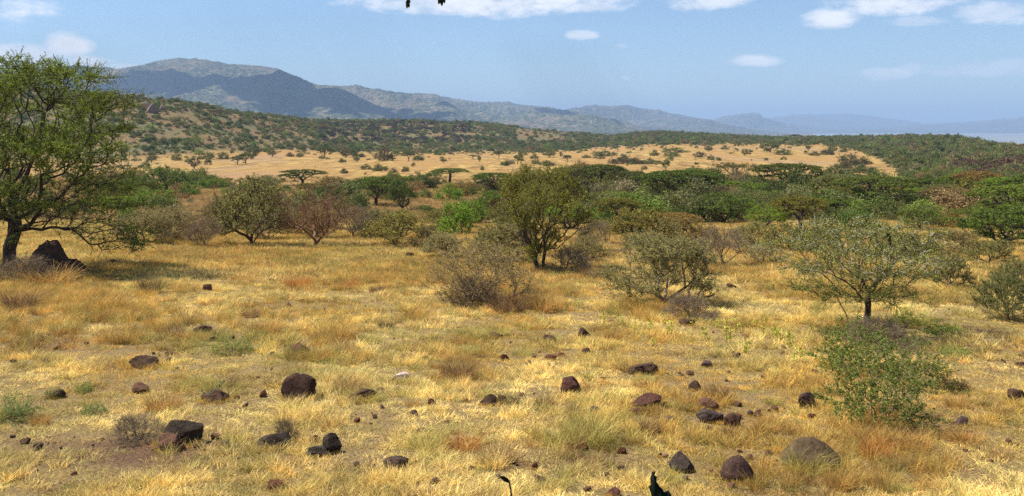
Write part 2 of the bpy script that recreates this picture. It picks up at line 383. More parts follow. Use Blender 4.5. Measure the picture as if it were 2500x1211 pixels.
# ---- clouds high over the mountains (they throw the dark patches on the slopes)
def cloud_body(label, px, py, Y, rx, ry, seed):
    rng = np.random.default_rng(seed)
    tgt = Vector(((px-1250)/F*Y, Y, (HZ-py)/F*Y)); c = tgt+SUN*((2500-tgt.z)/SUN.z)
    import bmesh
    bm = bmesh.new(); 
    for k in range(26):
        a = rng.uniform(0, 6.28); r_ = math.sqrt(rng.uniform(0, 1))*.75
        s = rng.uniform(.28, .5)*(1-.4*r_)
        mtx = Matrix.Translation((math.cos(a)*r_*rx, math.sin(a)*r_*ry, rng.uniform(0, .1)*rx)) @ Matrix.Diagonal((s*rx, s*ry, s*min(rx, ry)*.5, 1))
        bmesh.ops.create_icosphere(bm, subdivisions=3, radius=1, matrix=mtx)
    for k in range(30):
        a = rng.uniform(0, 6.28); r_ = rng.uniform(.85, 1.35); s = rng.uniform(.06, .17)
        mtx = Matrix.Translation((math.cos(a)*r_*rx, math.sin(a)*r_*ry, 0)) @ Matrix.Diagonal((s*rx, s*ry, s*min(rx, ry)*.5, 1))
        bmesh.ops.create_icosphere(bm, subdivisions=2, radius=1, matrix=mtx)
    for v in bm.verts:
        n = fbm(np.array([v.co.x*.012+v.co.z*.01]), np.array([v.co.y*.012]), 4, seed)[0]-.5
        v.co += v.co.normalized()*n*110
        v.co.z = max(v.co.z, -20)
    me = bpy.data.meshes.new('cloud'); bm.to_mesh(me); bm.free()
    me.polygons.foreach_set('use_smooth', np.ones(len(me.polygons), dtype=bool))
    m = bpy.data.materials.get('cloud_white')
    if not m:
        m, nt, out = mat_base('cloud_white'); b = nd(nt, 'ShaderNodeBsdfDiffuse', inp={'Color': (.9, .9, .9, 1)}); nt.links.new(b.outputs[0], out.inputs[0])
    me.materials.append(m)
    link('cloud', me, loc=c, label=label, cat='cloud', group='fair weather clouds over the mountains')
cloud_body('white cumulus cloud high above the shaded spur', 800, 262, 4700, 620, 560, 5)
cloud_body('white cumulus cloud high above the long ridge end', 1430, 300, 6300, 430, 700, 6)
cloud_body('white cumulus cloud high above the lower flank of the big mountain', 470, 262, 5000, 560, 330, 7)
cloud_body('white cumulus cloud high above the left shoulder of the big mountain', 190, 190, 5900, 420, 600, 8)

# ------------------------------------------------------------------ vegetation materials
def leaf_mat(name, inst=False, trans=.3, var=.5):
    m, nt, out = mat_base(name); L = nt.links.new
    if inst:
        a = nd(nt, 'ShaderNodeAttribute'); a.attribute_type = 'INSTANCER'; a.attribute_name = 'gcol'; base = a.outputs['Color']
    else:
        base = nd(nt, 'ShaderNodeObjectInfo').outputs['Color']
    geo = nd(nt, 'ShaderNodeNewGeometry'); R = geo.outputs['Random Per Island']
    mul = nd(nt, 'ShaderNodeMapRange'); L(R, mul.inputs[0]); mul.inputs[3].default_value = 1-var; mul.inputs[4].default_value = 1+var
    sc = nd(nt, 'ShaderNodeVectorMath', operation='SCALE'); L(base, sc.inputs[0]); L(mul.outputs[0], sc.inputs['Scale'])
    hue = nd(nt, 'ShaderNodeHueSaturation'); L(sc.outputs[0], hue.inputs['Color'])
    h2 = nd(nt, 'ShaderNodeMath', operation='MULTIPLY_ADD'); L(R, h2.inputs[0]); h2.inputs[1].default_value = 7.31; h2.inputs[2].default_value = 0
    h3 = nd(nt, 'ShaderNodeMath', operation='FRACT'); L(h2.outputs[0], h3.inputs[0])
    h4 = nd(nt, 'ShaderNodeMapRange'); L(h3.outputs[0], h4.inputs[0]); h4.inputs[3].default_value = .485; h4.inputs[4].default_value = .515; L(h4.outputs[0], hue.inputs['Hue'])
    d = nd(nt, 'ShaderNodeBsdfPrincipled', inp={'Roughness': .6, 'Specular IOR Level': .1}); t = nd(nt, 'ShaderNodeBsdfTranslucent'); L(hue.outputs[0], d.inputs['Base Color']); L(hue.outputs[0], t.inputs[0])
    mx = nd(nt, 'ShaderNodeMixShader'); mx.inputs[0].default_value = trans; L(d.outputs[0], mx.inputs[1]); L(t.outputs[0], mx.inputs[2]); L(mx.outputs[0], out.inputs[0])
    return m
M_LEAF = leaf_mat('acacia_foliage', trans=.38); M_LEAF_I = leaf_mat('scrub_foliage', True)
M_GRASS = leaf_mat('dry_grass_blades', True, .35, .5); M_GRASS_O = leaf_mat('tussock_blades', False, .35, .45)
def bark_mat(name, c0, c1):
    m, nt, out = mat_base(name); L = nt.links.new
    tc = nd(nt, 'ShaderNodeTexCoord'); n = noise(nt, tc.outputs['Object'], 14, 5, .7)
    c = ramp(nt, n, [(.3, c0), (.7, c1)])
    bs = nd(nt, 'ShaderNodeBsdfPrincipled', inp={'Roughness': .9, 'Specular IOR Level': .2}); L(c, bs.inputs['Base Color'])
    b = nd(nt, 'ShaderNodeBump', inp={'Strength': .6, 'Distance': .02}); L(n, b.inputs['Height']); L(b.outputs[0], bs.inputs['Normal'])
    L(bs.outputs[0], out.inputs[0]); return m
M_BARK = bark_mat('dark_bark', (.035, .024, .018), (.11, .08, .06))
M_BARKG = bark_mat('grey_bark', (.15, .11, .065), (.33, .25, .155))
M_BARKR = bark_mat('red_bark', (.12, .062, .035), (.32, .18, .09))
M_THORN = bark_mat('white_thorns', (.45, .42, .36), (.7, .67, .58))

# ------------------------------------------------------------------ plant growing
def unit(v): return v/np.maximum(np.linalg.norm(v, axis=-1, keepdims=True), 1e-9)
def tubes(A, B, ra, rb, k=4):
    """frusta from A to B; returns V, F"""
    n = len(A); d = unit(B-A); ref = np.where(np.abs(d[:, 2:3]) < .9, [[0, 0, 1.]], [[1., 0, 0]])
    u = unit(np.cross(d, ref)); w = np.cross(d, u)
    an = np.arange(k)*2*math.pi/k
    ring = u[:, None]*np.cos(an)[None, :, None]+w[:, None]*np.sin(an)[None, :, None]
    V = np.concatenate([A[:, None]+ring*ra[:, None, None], B[:, None]+ring*rb[:, None, None]], 1).reshape(-1, 3)
    o = (np.arange(n)*2*k)[:, None, None]; i = np.arange(k); j = (i+1) % k
    f = np.stack([i, j, j+k, i+k], 1)[None]+o
    return V, f.reshape(-1, 4)
def leaves(C, D, l, w, rng, tilt=None):
    """diamond leaves at C pointing D"""
    n = len(C); D = unit(D); r = rng.normal(size=(n, 3)); S = unit(np.cross(D, r))
    l = np.broadcast_to(l, (n,))[:, None]; w = np.broadcast_to(w, (n,))[:, None]
    V = np.stack([C, C+D*l*.5+S*w*.5, C+D*l, C+D*l*.5-S*w*.5], 1).reshape(-1, 3)
    return V, (np.arange(n)[:, None]*4+np.arange(4)[None])
class Grow:
    def __init__(s, rng, trunk, lift=.25, wpath=.35, seg=.25, jit=.12):
        s.rng = rng; s.P = [np.array(p, float) for p in trunk]; s.par = [-1]+list(range(len(trunk)-1)); s.L = [0.]
        for i in range(1, len(trunk)): s.L.append(s.L[-1]+float(np.linalg.norm(s.P[i]-s.P[i-1])))
        s.lift = lift; s.w = wpath; s.seg = seg; s.jit = jit; s.leafn = []; s.first = 0
    def add(s, targets, start=1):
        base = s.P[min(start, len(s.P)-1)]
        order = np.argsort(np.linalg.norm(targets-base, axis=1))
        cap = len(s.P)+len(targets)*14+50
        A = np.zeros((cap, 3)); LL = np.full(cap, 1e9); n = len(s.P); A[:n] = s.P; LL[:n] = s.L; LL[:s.first] = 1e6
        for ti in order:
            t = targets[ti]; d = np.linalg.norm(A[:n]-t, axis=1)
            below = np.maximum(0, A[:n, 2]-t[2])
            j = int(np.argmin(d+s.w*LL[:n]+below*.8))
            p0 = A[j]; dist = d[j]
            if dist < 1e-4: continue
            k = int(min(12, max(1, math.ceil(dist/s.seg))))
            c = p0+(t-p0)*.5+np.array([0, 0, s.lift*dist])+s.rng.normal(size=3)*s.jit*dist
            prev = j
            for q in range(1, k+1):
                u = q/k; p = (1-u)**2*p0+2*u*(1-u)*c+u*u*t
                if q < k: p = p+s.rng.normal(size=3)*s.jit*s.seg*.6
                A[n] = p; LL[n] = LL[prev]+float(np.linalg.norm(p-A[prev])); s.par.append(prev); prev = n; n += 1
            s.leafn.append(n-1)
        s.P = [A[i].copy() for i in range(n)]; s.L = list(LL[:n])
    def wood(s, rt, ex=.45, rmax=None, k=5):
        n = len(s.P); P = np.array(s.P); par = np.array(s.par); cnt = np.zeros(n)
        ch = np.zeros(n, int)
        for i in range(n):
            if par[i] >= 0: ch[par[i]] += 1
        cnt[ch == 0] = 1
        for i in range(n-1, 0, -1):
            if par[i] >= 0: cnt[par[i]] += cnt[i]
        r = rt*np.maximum(cnt, 1)**ex
        if rmax: r = np.minimum(r, rmax)
        s.r = r; m = par >= 0; idx = np.where(m)[0]
        rp = np.minimum(r[par[idx]], r[idx]*1.35)
        thick = r[idx] > rt*2.2
        V1, F1 = tubes(P[par[idx[thick]]], P[idx[thick]], rp[thick], r[idx[thick]], k+2)
        V2, F2 = tubes(P[par[idx[~thick]]], P[idx[~thick]], rp[~thick], r[idx[~thick]], 3)
        return [(V1, F1), (V2, F2)]
    def fine(s, maxr):
        """segments thin enough to carry leaves"""
        P = np.array(s.P); par = np.array(s.par); idx = np.where((par >= 0) & (s.r <= maxr))[0]
        return P[par[idx]], P[idx]
def join(parts):
    Vs = []; Fs = {}; o = 0
    for V, f in parts:
        if len(V) == 0: continue
        Vs.append(V); Fs.setdefault(f.shape[1], []).append(f+o); o += len(V)
    return np.concatenate(Vs), [np.concatenate(x) for x in Fs.values()]
def sprays(A, B, rng, per, ln, spread=1.0, up=.2):
    """short straight twigs leaving the segments A-B"""
    n = len(A); i = rng.integers(0, n, int(n*per)); t = rng.uniform(0, 1, len(i))[:, None]
    S = A[i]*(1-t)+B[i]*t; d = unit(unit(B[i]-A[i])*.8+rng.normal(size=(len(i), 3))*spread*.7+np.array([0, 0, up]))
    E = S+d*(rng.uniform(.4, 1, len(i))*ln)[:, None]
    return S, E
def leaf_on(A, B, rng, per, l, w, lay=.5, ws=1.0, flat=0.):
    n = len(A); i = rng.integers(0, n, int(per*n)); t = rng.uniform(0, 1, len(i))[:, None]
    C = A[i]*(1-t)+B[i]*t; D = unit(B[i]-A[i])*lay+rng.normal(size=(len(i), 3))*np.array([1, 1, 1-flat])
    s = rng.uniform(.6, 1.3, len(i))
    return leaves(C, D, l*s, w*s, rng)
def clusters(rng, K, n, cen, sig):
    """cen: function K -> centres (K,3)"""
    c = cen(K); i = rng.integers(0, K, n)
    return c[i]+rng.normal(size=(n, 3))*np.array(sig)

PROTO = {}
def make_root(kind, name, wood, crown, wmat, cmat=M_LEAF, extra=None, stem='trunk', crn='crown'):
    """build an Empty with trunk and crown meshes; kept out of the scene until first placed"""
    root = bpy.data.objects.new(name, None); COL.objects.link(root); root.empty_display_size = .3
    V, f = join(wood); t = link(stem, mesh_np(kind+'_'+stem, V, f, [wmat]), root)
    if crown:
        V2, f2 = join(crown); c = link(crn, mesh_np(kind+'_'+crn, V2, f2, [cmat]), root)
    if extra:
        for nm, parts, mt in extra:
            V3, f3 = join(parts); link(nm, mesh_np(kind+'_'+nm, V3, f3, [mt]), root)
    P = np.concatenate([V]+([V2] if crown else []))
    w = np.percentile(np.abs(P[:, 0]), 97)*2; h = np.percentile(P[:, 2], 99.5)
    return root, w, h
used = {}
def proto(kind, *a, **k): PROTO.setdefault(kind, []).append(make_root(kind, *a, **k))

def umbrella(seed, W=9., Hh=4.6, layers=3, trunkh=.25, dense=1.0, leaf=.20):
    rng = np.random.default_rng(seed)
    th = Hh*trunkh
    def cen(K):
        q = np.sqrt(rng.uniform(0, 1, K)); r = q*.45*W; a = rng.uniform(0, 2*math.pi, K)
        top = Hh*(.70+.26*np.sqrt(1-np.minimum(q, .99)**2)); tier = rng.choice(layers, K, p=([.6, .25, .15] if layers == 3 else [.7, .3]))
        z = np.maximum(top-tier*.16*Hh, Hh*.46)
        return np.stack([r*np.cos(a), r*np.sin(a), z], 1)
    T = clusters(rng, int(95*dense), 780, cen, (.36, .36, .06))
    tr = [(0, 0, -.2), (.05, 0, th*.5), (0, .08, th), (.1, .1, th*1.3)]
    g = Grow(rng, tr, lift=.16, wpath=.45, seg=.5, jit=.07); g.add(T, 2)
    wd = g.wood(.018, .47, .3); A, B = g.fine(.03)
    S, E = sprays(A, B, rng, 5.5*dense, .45, 1.1, .05); E[:, 2] = S[:, 2]+(E[:, 2]-S[:, 2])*.4; q = S[:, 2] > Hh*.36; S = S[q]; E = E[q]
    lv = leaf_on(S, E, rng, 4.6, leaf*.9, leaf*.45, .5, flat=.55)
    return wd, [lv]
def vase(seed, W=6.5, Hh=5., leaf=.16, dense=1.):
    rng = np.random.default_rng(seed)
    def cen(K):
        r = np.sqrt(rng.uniform(.0, 1, K))*.46*W; a = rng.uniform(0, 2*math.pi, K)
        z = Hh*(.78+.2*rng.uniform(0, 1, K)-.06*(r/(.46*W))**2)
        return np.stack([r*np.cos(a), r*np.sin(a), z], 1)
    T = clusters(rng, int(34*dense), 420, cen, (.3, .3, .14))
    g = Grow(rng, [(0, 0, -.2), (0, 0, .2), (.05, 0, .45)], lift=-.02, wpath=.75, seg=.5, jit=.06); g.add(T, 1)
    wd = g.wood(.016, .42, .2); A, B = g.fine(.026)
    S, E = sprays(A, B, rng, 2.2, .4, 1.0, .1)
    keep = S[:, 2] > Hh*.6
    return wd, [leaf_on(S[keep], E[keep], rng, 4.2, leaf, leaf*.5, .5, flat=.4)]
def rounded(seed, W=4.6, Hh=3.4, leaf=.12, trunk=.12, dense=1., up=0.):
    rng = np.random.default_rng(seed)
    def cen(K):
        d = unit(rng.normal(size=(K, 3))); r = rng.uniform(.35, 1, K)**.5
        c = d*r[:, None]*np.array([W*.42, W*.42, Hh*(1-trunk)*.45]); c[:, 2] += Hh*(trunk+(1-trunk)*.5)
        c[:, :2] *= (1-.25*np.clip((Hh*.45-c[:, 2:3])/Hh, 0, 1)*2)
        return c
    T = clusters(rng, int(50*dense), 520, cen, (.26, .26, .2))
    T = T[T[:, 2] > .15]
    g = Grow(rng, [(0, 0, -.2), (.03, 0, Hh*trunk*.5), (0, .04, Hh*trunk)], lift=.1, wpath=.5, seg=.35, jit=.12); g.add(T, 1)
    wd = g.wood(.012, .45, .17); A, B = g.fine(.02)
    S, E = sprays(A, B, rng, 3.8, .34, 1.2, .12)
    return wd, [leaf_on(S, E, rng, 4., leaf, leaf*.5, .4)]
def shrub(seed, W=3.2, Hh=2.0, leaf=.10, dense=1.):
    rng = np.random.default_rng(seed)
    def cen(K):
        d = unit(rng.normal(size=(K, 3))); d[:, 2] = np.abs(d[:, 2]); r = rng.uniform(.2, 1, K)**.45
        return d*r[:, None]*np.array([W*.44, W*.44, Hh*.86])+[0, 0, .1]
    T = clusters(rng, int(40*dense), 420, cen, (.22, .22, .16)); T[:, 2] = np.maximum(T[:, 2], .08)
    g = Grow(rng, [(0, 0, -.15), (0, 0, .02), (.02, 0, .08)], lift=.12, wpath=.5, seg=.3, jit=.12); g.add(T, 1)
    wd = g.wood(.009, .42, .06); A, B = g.fine(.016)
    S, E = sprays(A, B, rng, 3.8, .28, 1.2, .15)
    return wd, [leaf_on(S, E, rng, 4.2, leaf, leaf*.5, .4)]
def thorny(seed, W=3.4, Hh=2.6, trunk=.18, nt=420, leaf=.05, per=1.6, tw=6., fan=.0, twl=.3, rt=.006, k=34, sig=.3, flatten=.8, lowbase=.25, stems=1):
    """airy thorn bush: many thin twigs, few tiny leaves"""
    rng = np.random.default_rng(seed)
    def cen(K):
        d = unit(rng.normal(size=(K, 3))); d[:, 2] = np.abs(d[:, 2])*1.1-lowbase*.6; r = rng.uniform(.3, 1, K)**.5
        c = d*r[:, None]*np.array([W*.45, W*.45, Hh*(1-trunk)*flatten]); c[:, 2] += Hh*trunk+Hh*.1
        return c
    T = clusters(rng, k, nt, cen, (sig, sig, sig*.6)); T[:, 2] = np.maximum(T[:, 2], .15)
    g = Grow(rng, [(0, 0, -.15), (.02, 0, Hh*trunk*.5), (-.02, .02, Hh*trunk)], lift=.12, wpath=.55, seg=.28, jit=.10); g.add(T, 1)
    wd = g.wood(rt, .46, .12); A, B = g.fine(rt*1.9)
    S, E = sprays(A, B, rng, tw, twl, 1.1, .2)
    V, f = tubes(S, E, np.full(len(S), rt*.75), np.full(len(S), rt*.4), 3)
    wd.append((V, f))
    return wd, ([leaf_on(S, E, rng, per, leaf, leaf*.55, .6)] if per > 0 else None)

for s in range(4): proto('umbrella', 'umbrella_thorn_tree', *umbrella(100+s, 9, 4.6, 3 if s < 3 else 2, [.22, .3, .18, .34][s]), M_BARK)
for s in range(2): proto('vase', 'flat_topped_tree', *vase(120+s), M_BARKG)
for s in range(4): proto('round', 'thorn_tree', *rounded(140+s, dense=[1, .8, 1.2, .7][s]), M_BARK)
for s in range(5): proto('shrub', 'bush', *shrub(160+s, dense=[1, .8, 1.2, .7, 1][s]), M_BARK, stem='stems', crn='foliage')
for s in range(4): proto('thorn', 'thorn_bush', *thorny(180+s, leaf=.075, per=4), M_BARKG, stem='stems', crn='foliage')
for s in range(2): proto('olive', 'thorn_tree', *thorny(190+s, W=4, Hh=3.1, trunk=.15, leaf=.08, per=3.6, tw=6, rt=.008, lowbase=.0), M_BARK)
for s in range(2): proto('bare', 'leafless_tree', *thorny(200+s, W=4, Hh=3.2, trunk=.10, nt=270, per=0, tw=5.5, rt=.0095, twl=.5, lowbase=-.2), M_BARKR, crn='twigs')
for s in range(2): proto('greybare', 'leafless_tree', *thorny(210+s, W=3.4, Hh=2.8, trunk=.12, nt=500, per=.6, leaf=.06, tw=7, rt=.0065, twl=.4, lowbase=-.1), M_BARKG)

FB = 2.2; TINT = (1.24, 1.05, .62)
TAKEN = []
LABELS = {}
_r = random.Random(4)
def place(kind, px, py, w, h, col, label=None, cat='bush', group=None, var=None, nick=None, rot=None, at=None, sink=0.0, name=None):
    x, y, z = at if at else hit(px, py)
    lst = PROTO[kind]; i = var if var is not None else _r.randrange(len(lst)); root, w0, h0 = lst[i % len(lst)]
    key = (kind, i % len(lst))
    if key not in used: o = root; used[key] = 1
    else: o = copy_tree(root)
    sw = w*y/F/w0; sh = h*y/F/h0
    o.location = (x, y, z-sink); o.scale = (sw, sw, sh); o.rotation_euler = (0, 0, _r.uniform(0, 6.28) if rot is None else rot)
    j = _r.uniform(.9, 1.1)
    for c in o.children:
        c.color = (*[v*j*FB*t for v, t in zip(col, TINT)], 1)
    if name: o.name = name
    o['category'] = cat
    if label: o['label'] = label
    if group: o['group'] = group
    elif 'group' in o: del o['group']
    TAKEN.append((px, py-h*.5, w, h, nick, o, y, w*y/F*.5))
    return o

OLIVE = (.105, .105, .03); DARK = (.045, .07, .018); MID = (.07, .10, .025); BRIGHT = (.08, .142, .024); GREY = (.115, .11, .055)
BROWN = (.15, .085, .04); YEL = (.15, .135, .03); TAN = (.17, .12, .065); BLUE = (.07, .10, .045)
TG = 'trees in the belt below the plain'; BG = 'bushes in the belt below the plain'
UG = 'umbrella thorn trees in the green belt'
# (kind, px, base py, width, height, colour, label, category, group, variant, nickname)
HAND = [
 ('umbrella',1660,484,200,68,DARK,'widest flat umbrella thorn with fanned trunk, in front of the plain','tree',UG,0,'widest umbrella thorn'),
 ('vase',1796,446,100,49,(.06,.065,.025),'pale stemmed vase shaped tree alone at the near edge of the plain','tree',UG,0,'vase shaped tree'),
 ('umbrella',1925,474,150,74,(.05,.065,.022),'tall layered umbrella thorn right of the vase shaped tree','tree',UG,1,'tall layered umbrella thorn'),
 ('umbrella',2150,512,205,80,(.05,.07,.02),'large two tiered umbrella thorn at right below the sandy slope','tree',UG,2,'two tiered umbrella thorn'),
 ('vase',2312,512,125,55,(.09,.075,.035),'brownish half bare umbrella tree right of the two tiered one','tree',UG,1,'brownish umbrella tree'),
 ('umbrella',1468,474,120,72,(.055,.07,.028),'slanting olive umbrella thorn right behind the middle tree','tree',UG,3,'slanting umbrella thorn'),
 ('round',1550,468,70,52,(.045,.055,.022),'dark shaggy tree between the slanting and the widest umbrella thorn','tree',TG,0,'dark shaggy tree'),
 ('umbrella',1208,474,100,52,DARK,'umbrella thorn just left behind the middle tree','tree',UG,1,'left umbrella thorn'),
 ('umbrella',1098,447,90,36,DARK,'flat umbrella thorn jutting out against the plain, left of centre','tree',UG,3,'flat umbrella thorn'),
 ('round',1050,462,72,42,(.05,.075,.03),'dull green tree tucked under the flat umbrella thorn','tree',TG,1,'dull green tree'),
 ('round',404,472,112,66,(.045,.075,.022),'dark dome shaped tree with thick trunk, left near the plain','tree',TG,2,'dome shaped tree'),
 ('umbrella',738,452,105,38,(.035,.055,.016),'very dark low umbrella thorn above the reddish leafless tree','tree',UG,0,'dark low umbrella thorn'),
 ('umbrella',808,489,60,34,(.03,.045,.015),'small nearly black bushy tree right of the reddish leafless tree','tree',TG,1,'small black tree'),
 ('umbrella',918,502,115,70,(.05,.08,.025),'broad green thorn tree with several trunks, left of centre','tree',TG,2,'many trunked tree'),
 ('round',984,512,66,76,(.045,.07,.022),'round crowned tree touching the many trunked one on its right','tree',TG,3,'round crowned tree'),
 ('shrub',1098,490,72,42,BRIGHT,'bright green round bush right of the round crowned tree','bush',BG,0,'bright round bush'),
 ('shrub',1115,572,90,84,BRIGHT,'brightest green leafy bush, left of the middle tree','bush',BG,2,'brightest green bush'),
 ('shrub',1158,545,80,54,(.075,.12,.02),'mid green bush right behind the brightest green bush','bush',BG,1,'mid green bush'),
 ('round',1185,520,78,56,(.05,.09,.02),'small round headed tree leaning over a bare trunk left of the middle tree','tree',TG,3,'round headed tree'),
 ('round',1765,545,145,74,(.04,.065,.016),'broad dense dark thorn tree in the green belt right of centre','tree',TG,2,'broad dark thorn tree'),
 ('round',1873,556,95,54,(.08,.13,.02),'yellow green bushy tree right of the broad dark thorn tree','tree',TG,0,'yellow green tree'),
 ('shrub',1588,517,80,46,(.06,.095,.04),'blue green round bush below the widest umbrella thorn','bush',BG,3,'blue green round bush'),
 ('shrub',460,478,62,34,(.06,.11,.02),'green bush at the right foot of the dome shaped tree','bush',BG,1,'bush by the dome tree'),
 ('shrub',368,508,120,48,(.075,.12,.025),'wide light green bush in front of the dome shaped tree','bush',BG,2,'wide light green bush'),
 ('shrub',518,461,80,34,(.055,.095,.022),'low dark green bush alone on tan ground right of the dome tree','bush',BG,0,'low dark green bush'),
 ('shrub',1840,486,120,42,(.06,.10,.02),'wide fresh green bush under the vase shaped tree','bush',BG,1,'wide fresh green bush'),
 ('shrub',2092,560,90,48,(.045,.085,.022),'dark round bush just behind the thorny tree on the right','bush',BG,2,'dark round bush'),
 ('umbrella',2060,528,120,42,(.055,.085,.02),'low flat thorn tree left under the two tiered umbrella thorn','tree',UG,0,'low flat thorn tree'),
 ('round',2245,562,120,54,(.06,.09,.022),'green tree behind the crown of the thorny tree on the right','tree',TG,1,'green tree behind'),
 ('round',2455,602,190,100,(.045,.075,.018),'big dark green thorn tree at the right edge','tree',TG,2,'right edge tree'),
 ('umbrella',2400,560,140,50,(.055,.075,.02),'olive umbrella tree above left of the right edge tree','tree',UG,3,'olive umbrella tree'),
 ('round',1992,596,52,42,(.07,.085,.025),'small tree with a dark thin trunk, left of its twin, behind the thorny tree','tree',TG,0,'small twin tree'),
 ('round',2036,598,52,44,(.07,.085,.025),'small tree with a dark thin trunk, right of its twin, behind the thorny tree','tree',TG,1,'second twin tree'),
 ('greybare',1765,650,135,104,(.13,.11,.07),'grey nearly leafless tree standing in tan grass right of centre','tree',None,0,'grey leafless tree'),
 ('thorn',1862,644,80,52,(.16,.16,.11),'small pale thorn bush with whitish thorns right of the grey leafless tree','bush',None,0,'small pale thorn bush'),
 ('olive',1563,598,175,88,(.12,.115,.035),'yellowish olive tree with a wide twiggy crown right of the middle tree','tree',None,0,'yellowish olive tree'),
 ('shrub',1478,560,70,44,(.03,.06,.018),'dark green climber clump right of the middle tree','bush',None,3,'dark green clump'),
 ('greybare',1455,612,90,80,(.12,.105,.06),'scraggly grey tree under the dark green clump','tree',None,1,'scraggly grey tree'),
 ('bare',770,602,205,152,(.17,.1,.06),'reddish brown leafless tree with bare curving limbs','tree',None,0,'reddish leafless tree'),
 ('olive',614,598,165,165,(.11,.115,.055),'grey olive thorn tree left of the reddish leafless tree','tree',None,1,'grey olive thorn tree'),
 ('greybare',500,604,100,78,(.12,.075,.045),'dark brown dead bush left of the grey olive thorn tree','bush',None,0,'dark brown dead bush'),
 ('greybare',655,585,90,70,(.12,.10,.06),'low grey twiggy bush between the olive and reddish trees','bush',None,1,'low grey bush'),
 ('greybare',742+120,578,110,76,(.12,.11,.06),'small grey twiggy tree right of the reddish leafless tree','tree',None,0,'small grey tree'),
 ('olive',965,600,150,84,(.125,.125,.04),'small light olive tree with spreading crown left of centre','tree',None,0,'light olive tree'),
 ('thorn',1040,604,70,56,(.11,.105,.06),'low grey bush right of the small light olive tree','bush',None,2,'low grey green bush'),
 ('olive',2322,704,100,88,(.10,.105,.045),'small dark stemmed tree standing alone on yellow grass at right','tree',None,1,'small lone tree'),
 ('olive',2415,648,110,62,(.11,.115,.05),'low wide thorn tree between the lone tree and right edge','tree',None,0,'low wide thorn tree'),
 ('thorn',2462,782,130,124,(.075,.095,.04),'dark green thorn bush at the right edge','bush',None,1,'dark thorn bush'),
 ('thorn',352,596,130,84,(.13,.125,.075),'pale grey thicket behind the low drooping limbs of the largest acacia','bush',None,0,'pale grey thicket'),
 ('thorn',430,590,120,86,(.14,.13,.08),'grey thorn thicket left of the dark brown dead bush','bush',None,1,'grey thicket'),
 ('olive',556,560,110,80,(.12,.11,.06),'grey olive thicket behind the dark brown dead bush','bush',None,0,'grey olive thicket'),
 ('thorn',1090,628,110,62,(.14,.14,.085),'whitish grey thorn bush below the brightest green bush','bush',None,2,'whitish thorn bush'),
 ('thorn',1215,640,150,96,(.12,.125,.06),'grey green thorn thicket touching the middle tree on its left','bush',None,3,'grey green thicket'),
 ('olive',1240,600,130,110,(.10,.11,.04),'olive thorn tree half hidden behind the left side of the middle tree','tree',None,1,'half hidden olive tree'),
 ('thorn',1430,640,100,60,(.12,.12,.06),'grey thorn bush at the right foot of the middle tree','bush',None,1,'right foot bush'),
 ('olive',1690,600,120,66,(.12,.10,.045),'brownish olive bush left behind the grey leafless tree','bush',None,0,'brownish olive bush'),
 ('thorn',1840,600,110,60,(.11,.115,.05),'grey green bush behind the small pale thorn bush','bush',None,3,'grey green bush'),
 ('olive',1925,610,120,66,(.10,.11,.045),'olive thicket behind the left tip of the thorny tree','bush',None,1,'olive thicket'),
 ('thorn',2140,620,170,70,(.10,.12,.045),'green thicket seen through the crown of the thorny tree','bush',None,0,'see through thicket'),
 ('olive',2240,640,110,70,(.10,.115,.045),'olive bush just right behind the thorny tree','bush',None,0,'olive bush'),
 ('thorn',2330,618,120,60,(.12,.11,.055),'brown grey thicket behind the small lone tree','bush',None,2,'brown grey thicket'),
 ('thorn',2475,700,90,70,(.10,.11,.05),'grey green bush behind the dark thorn bush at right edge','bush',None,3,'grey green edge bush'),
]
for (k, px, py, w, h, c, lb, ct, gr, va, ni) in HAND: place(k, px, py, w, h, c, lb, ct, gr, va, ni)

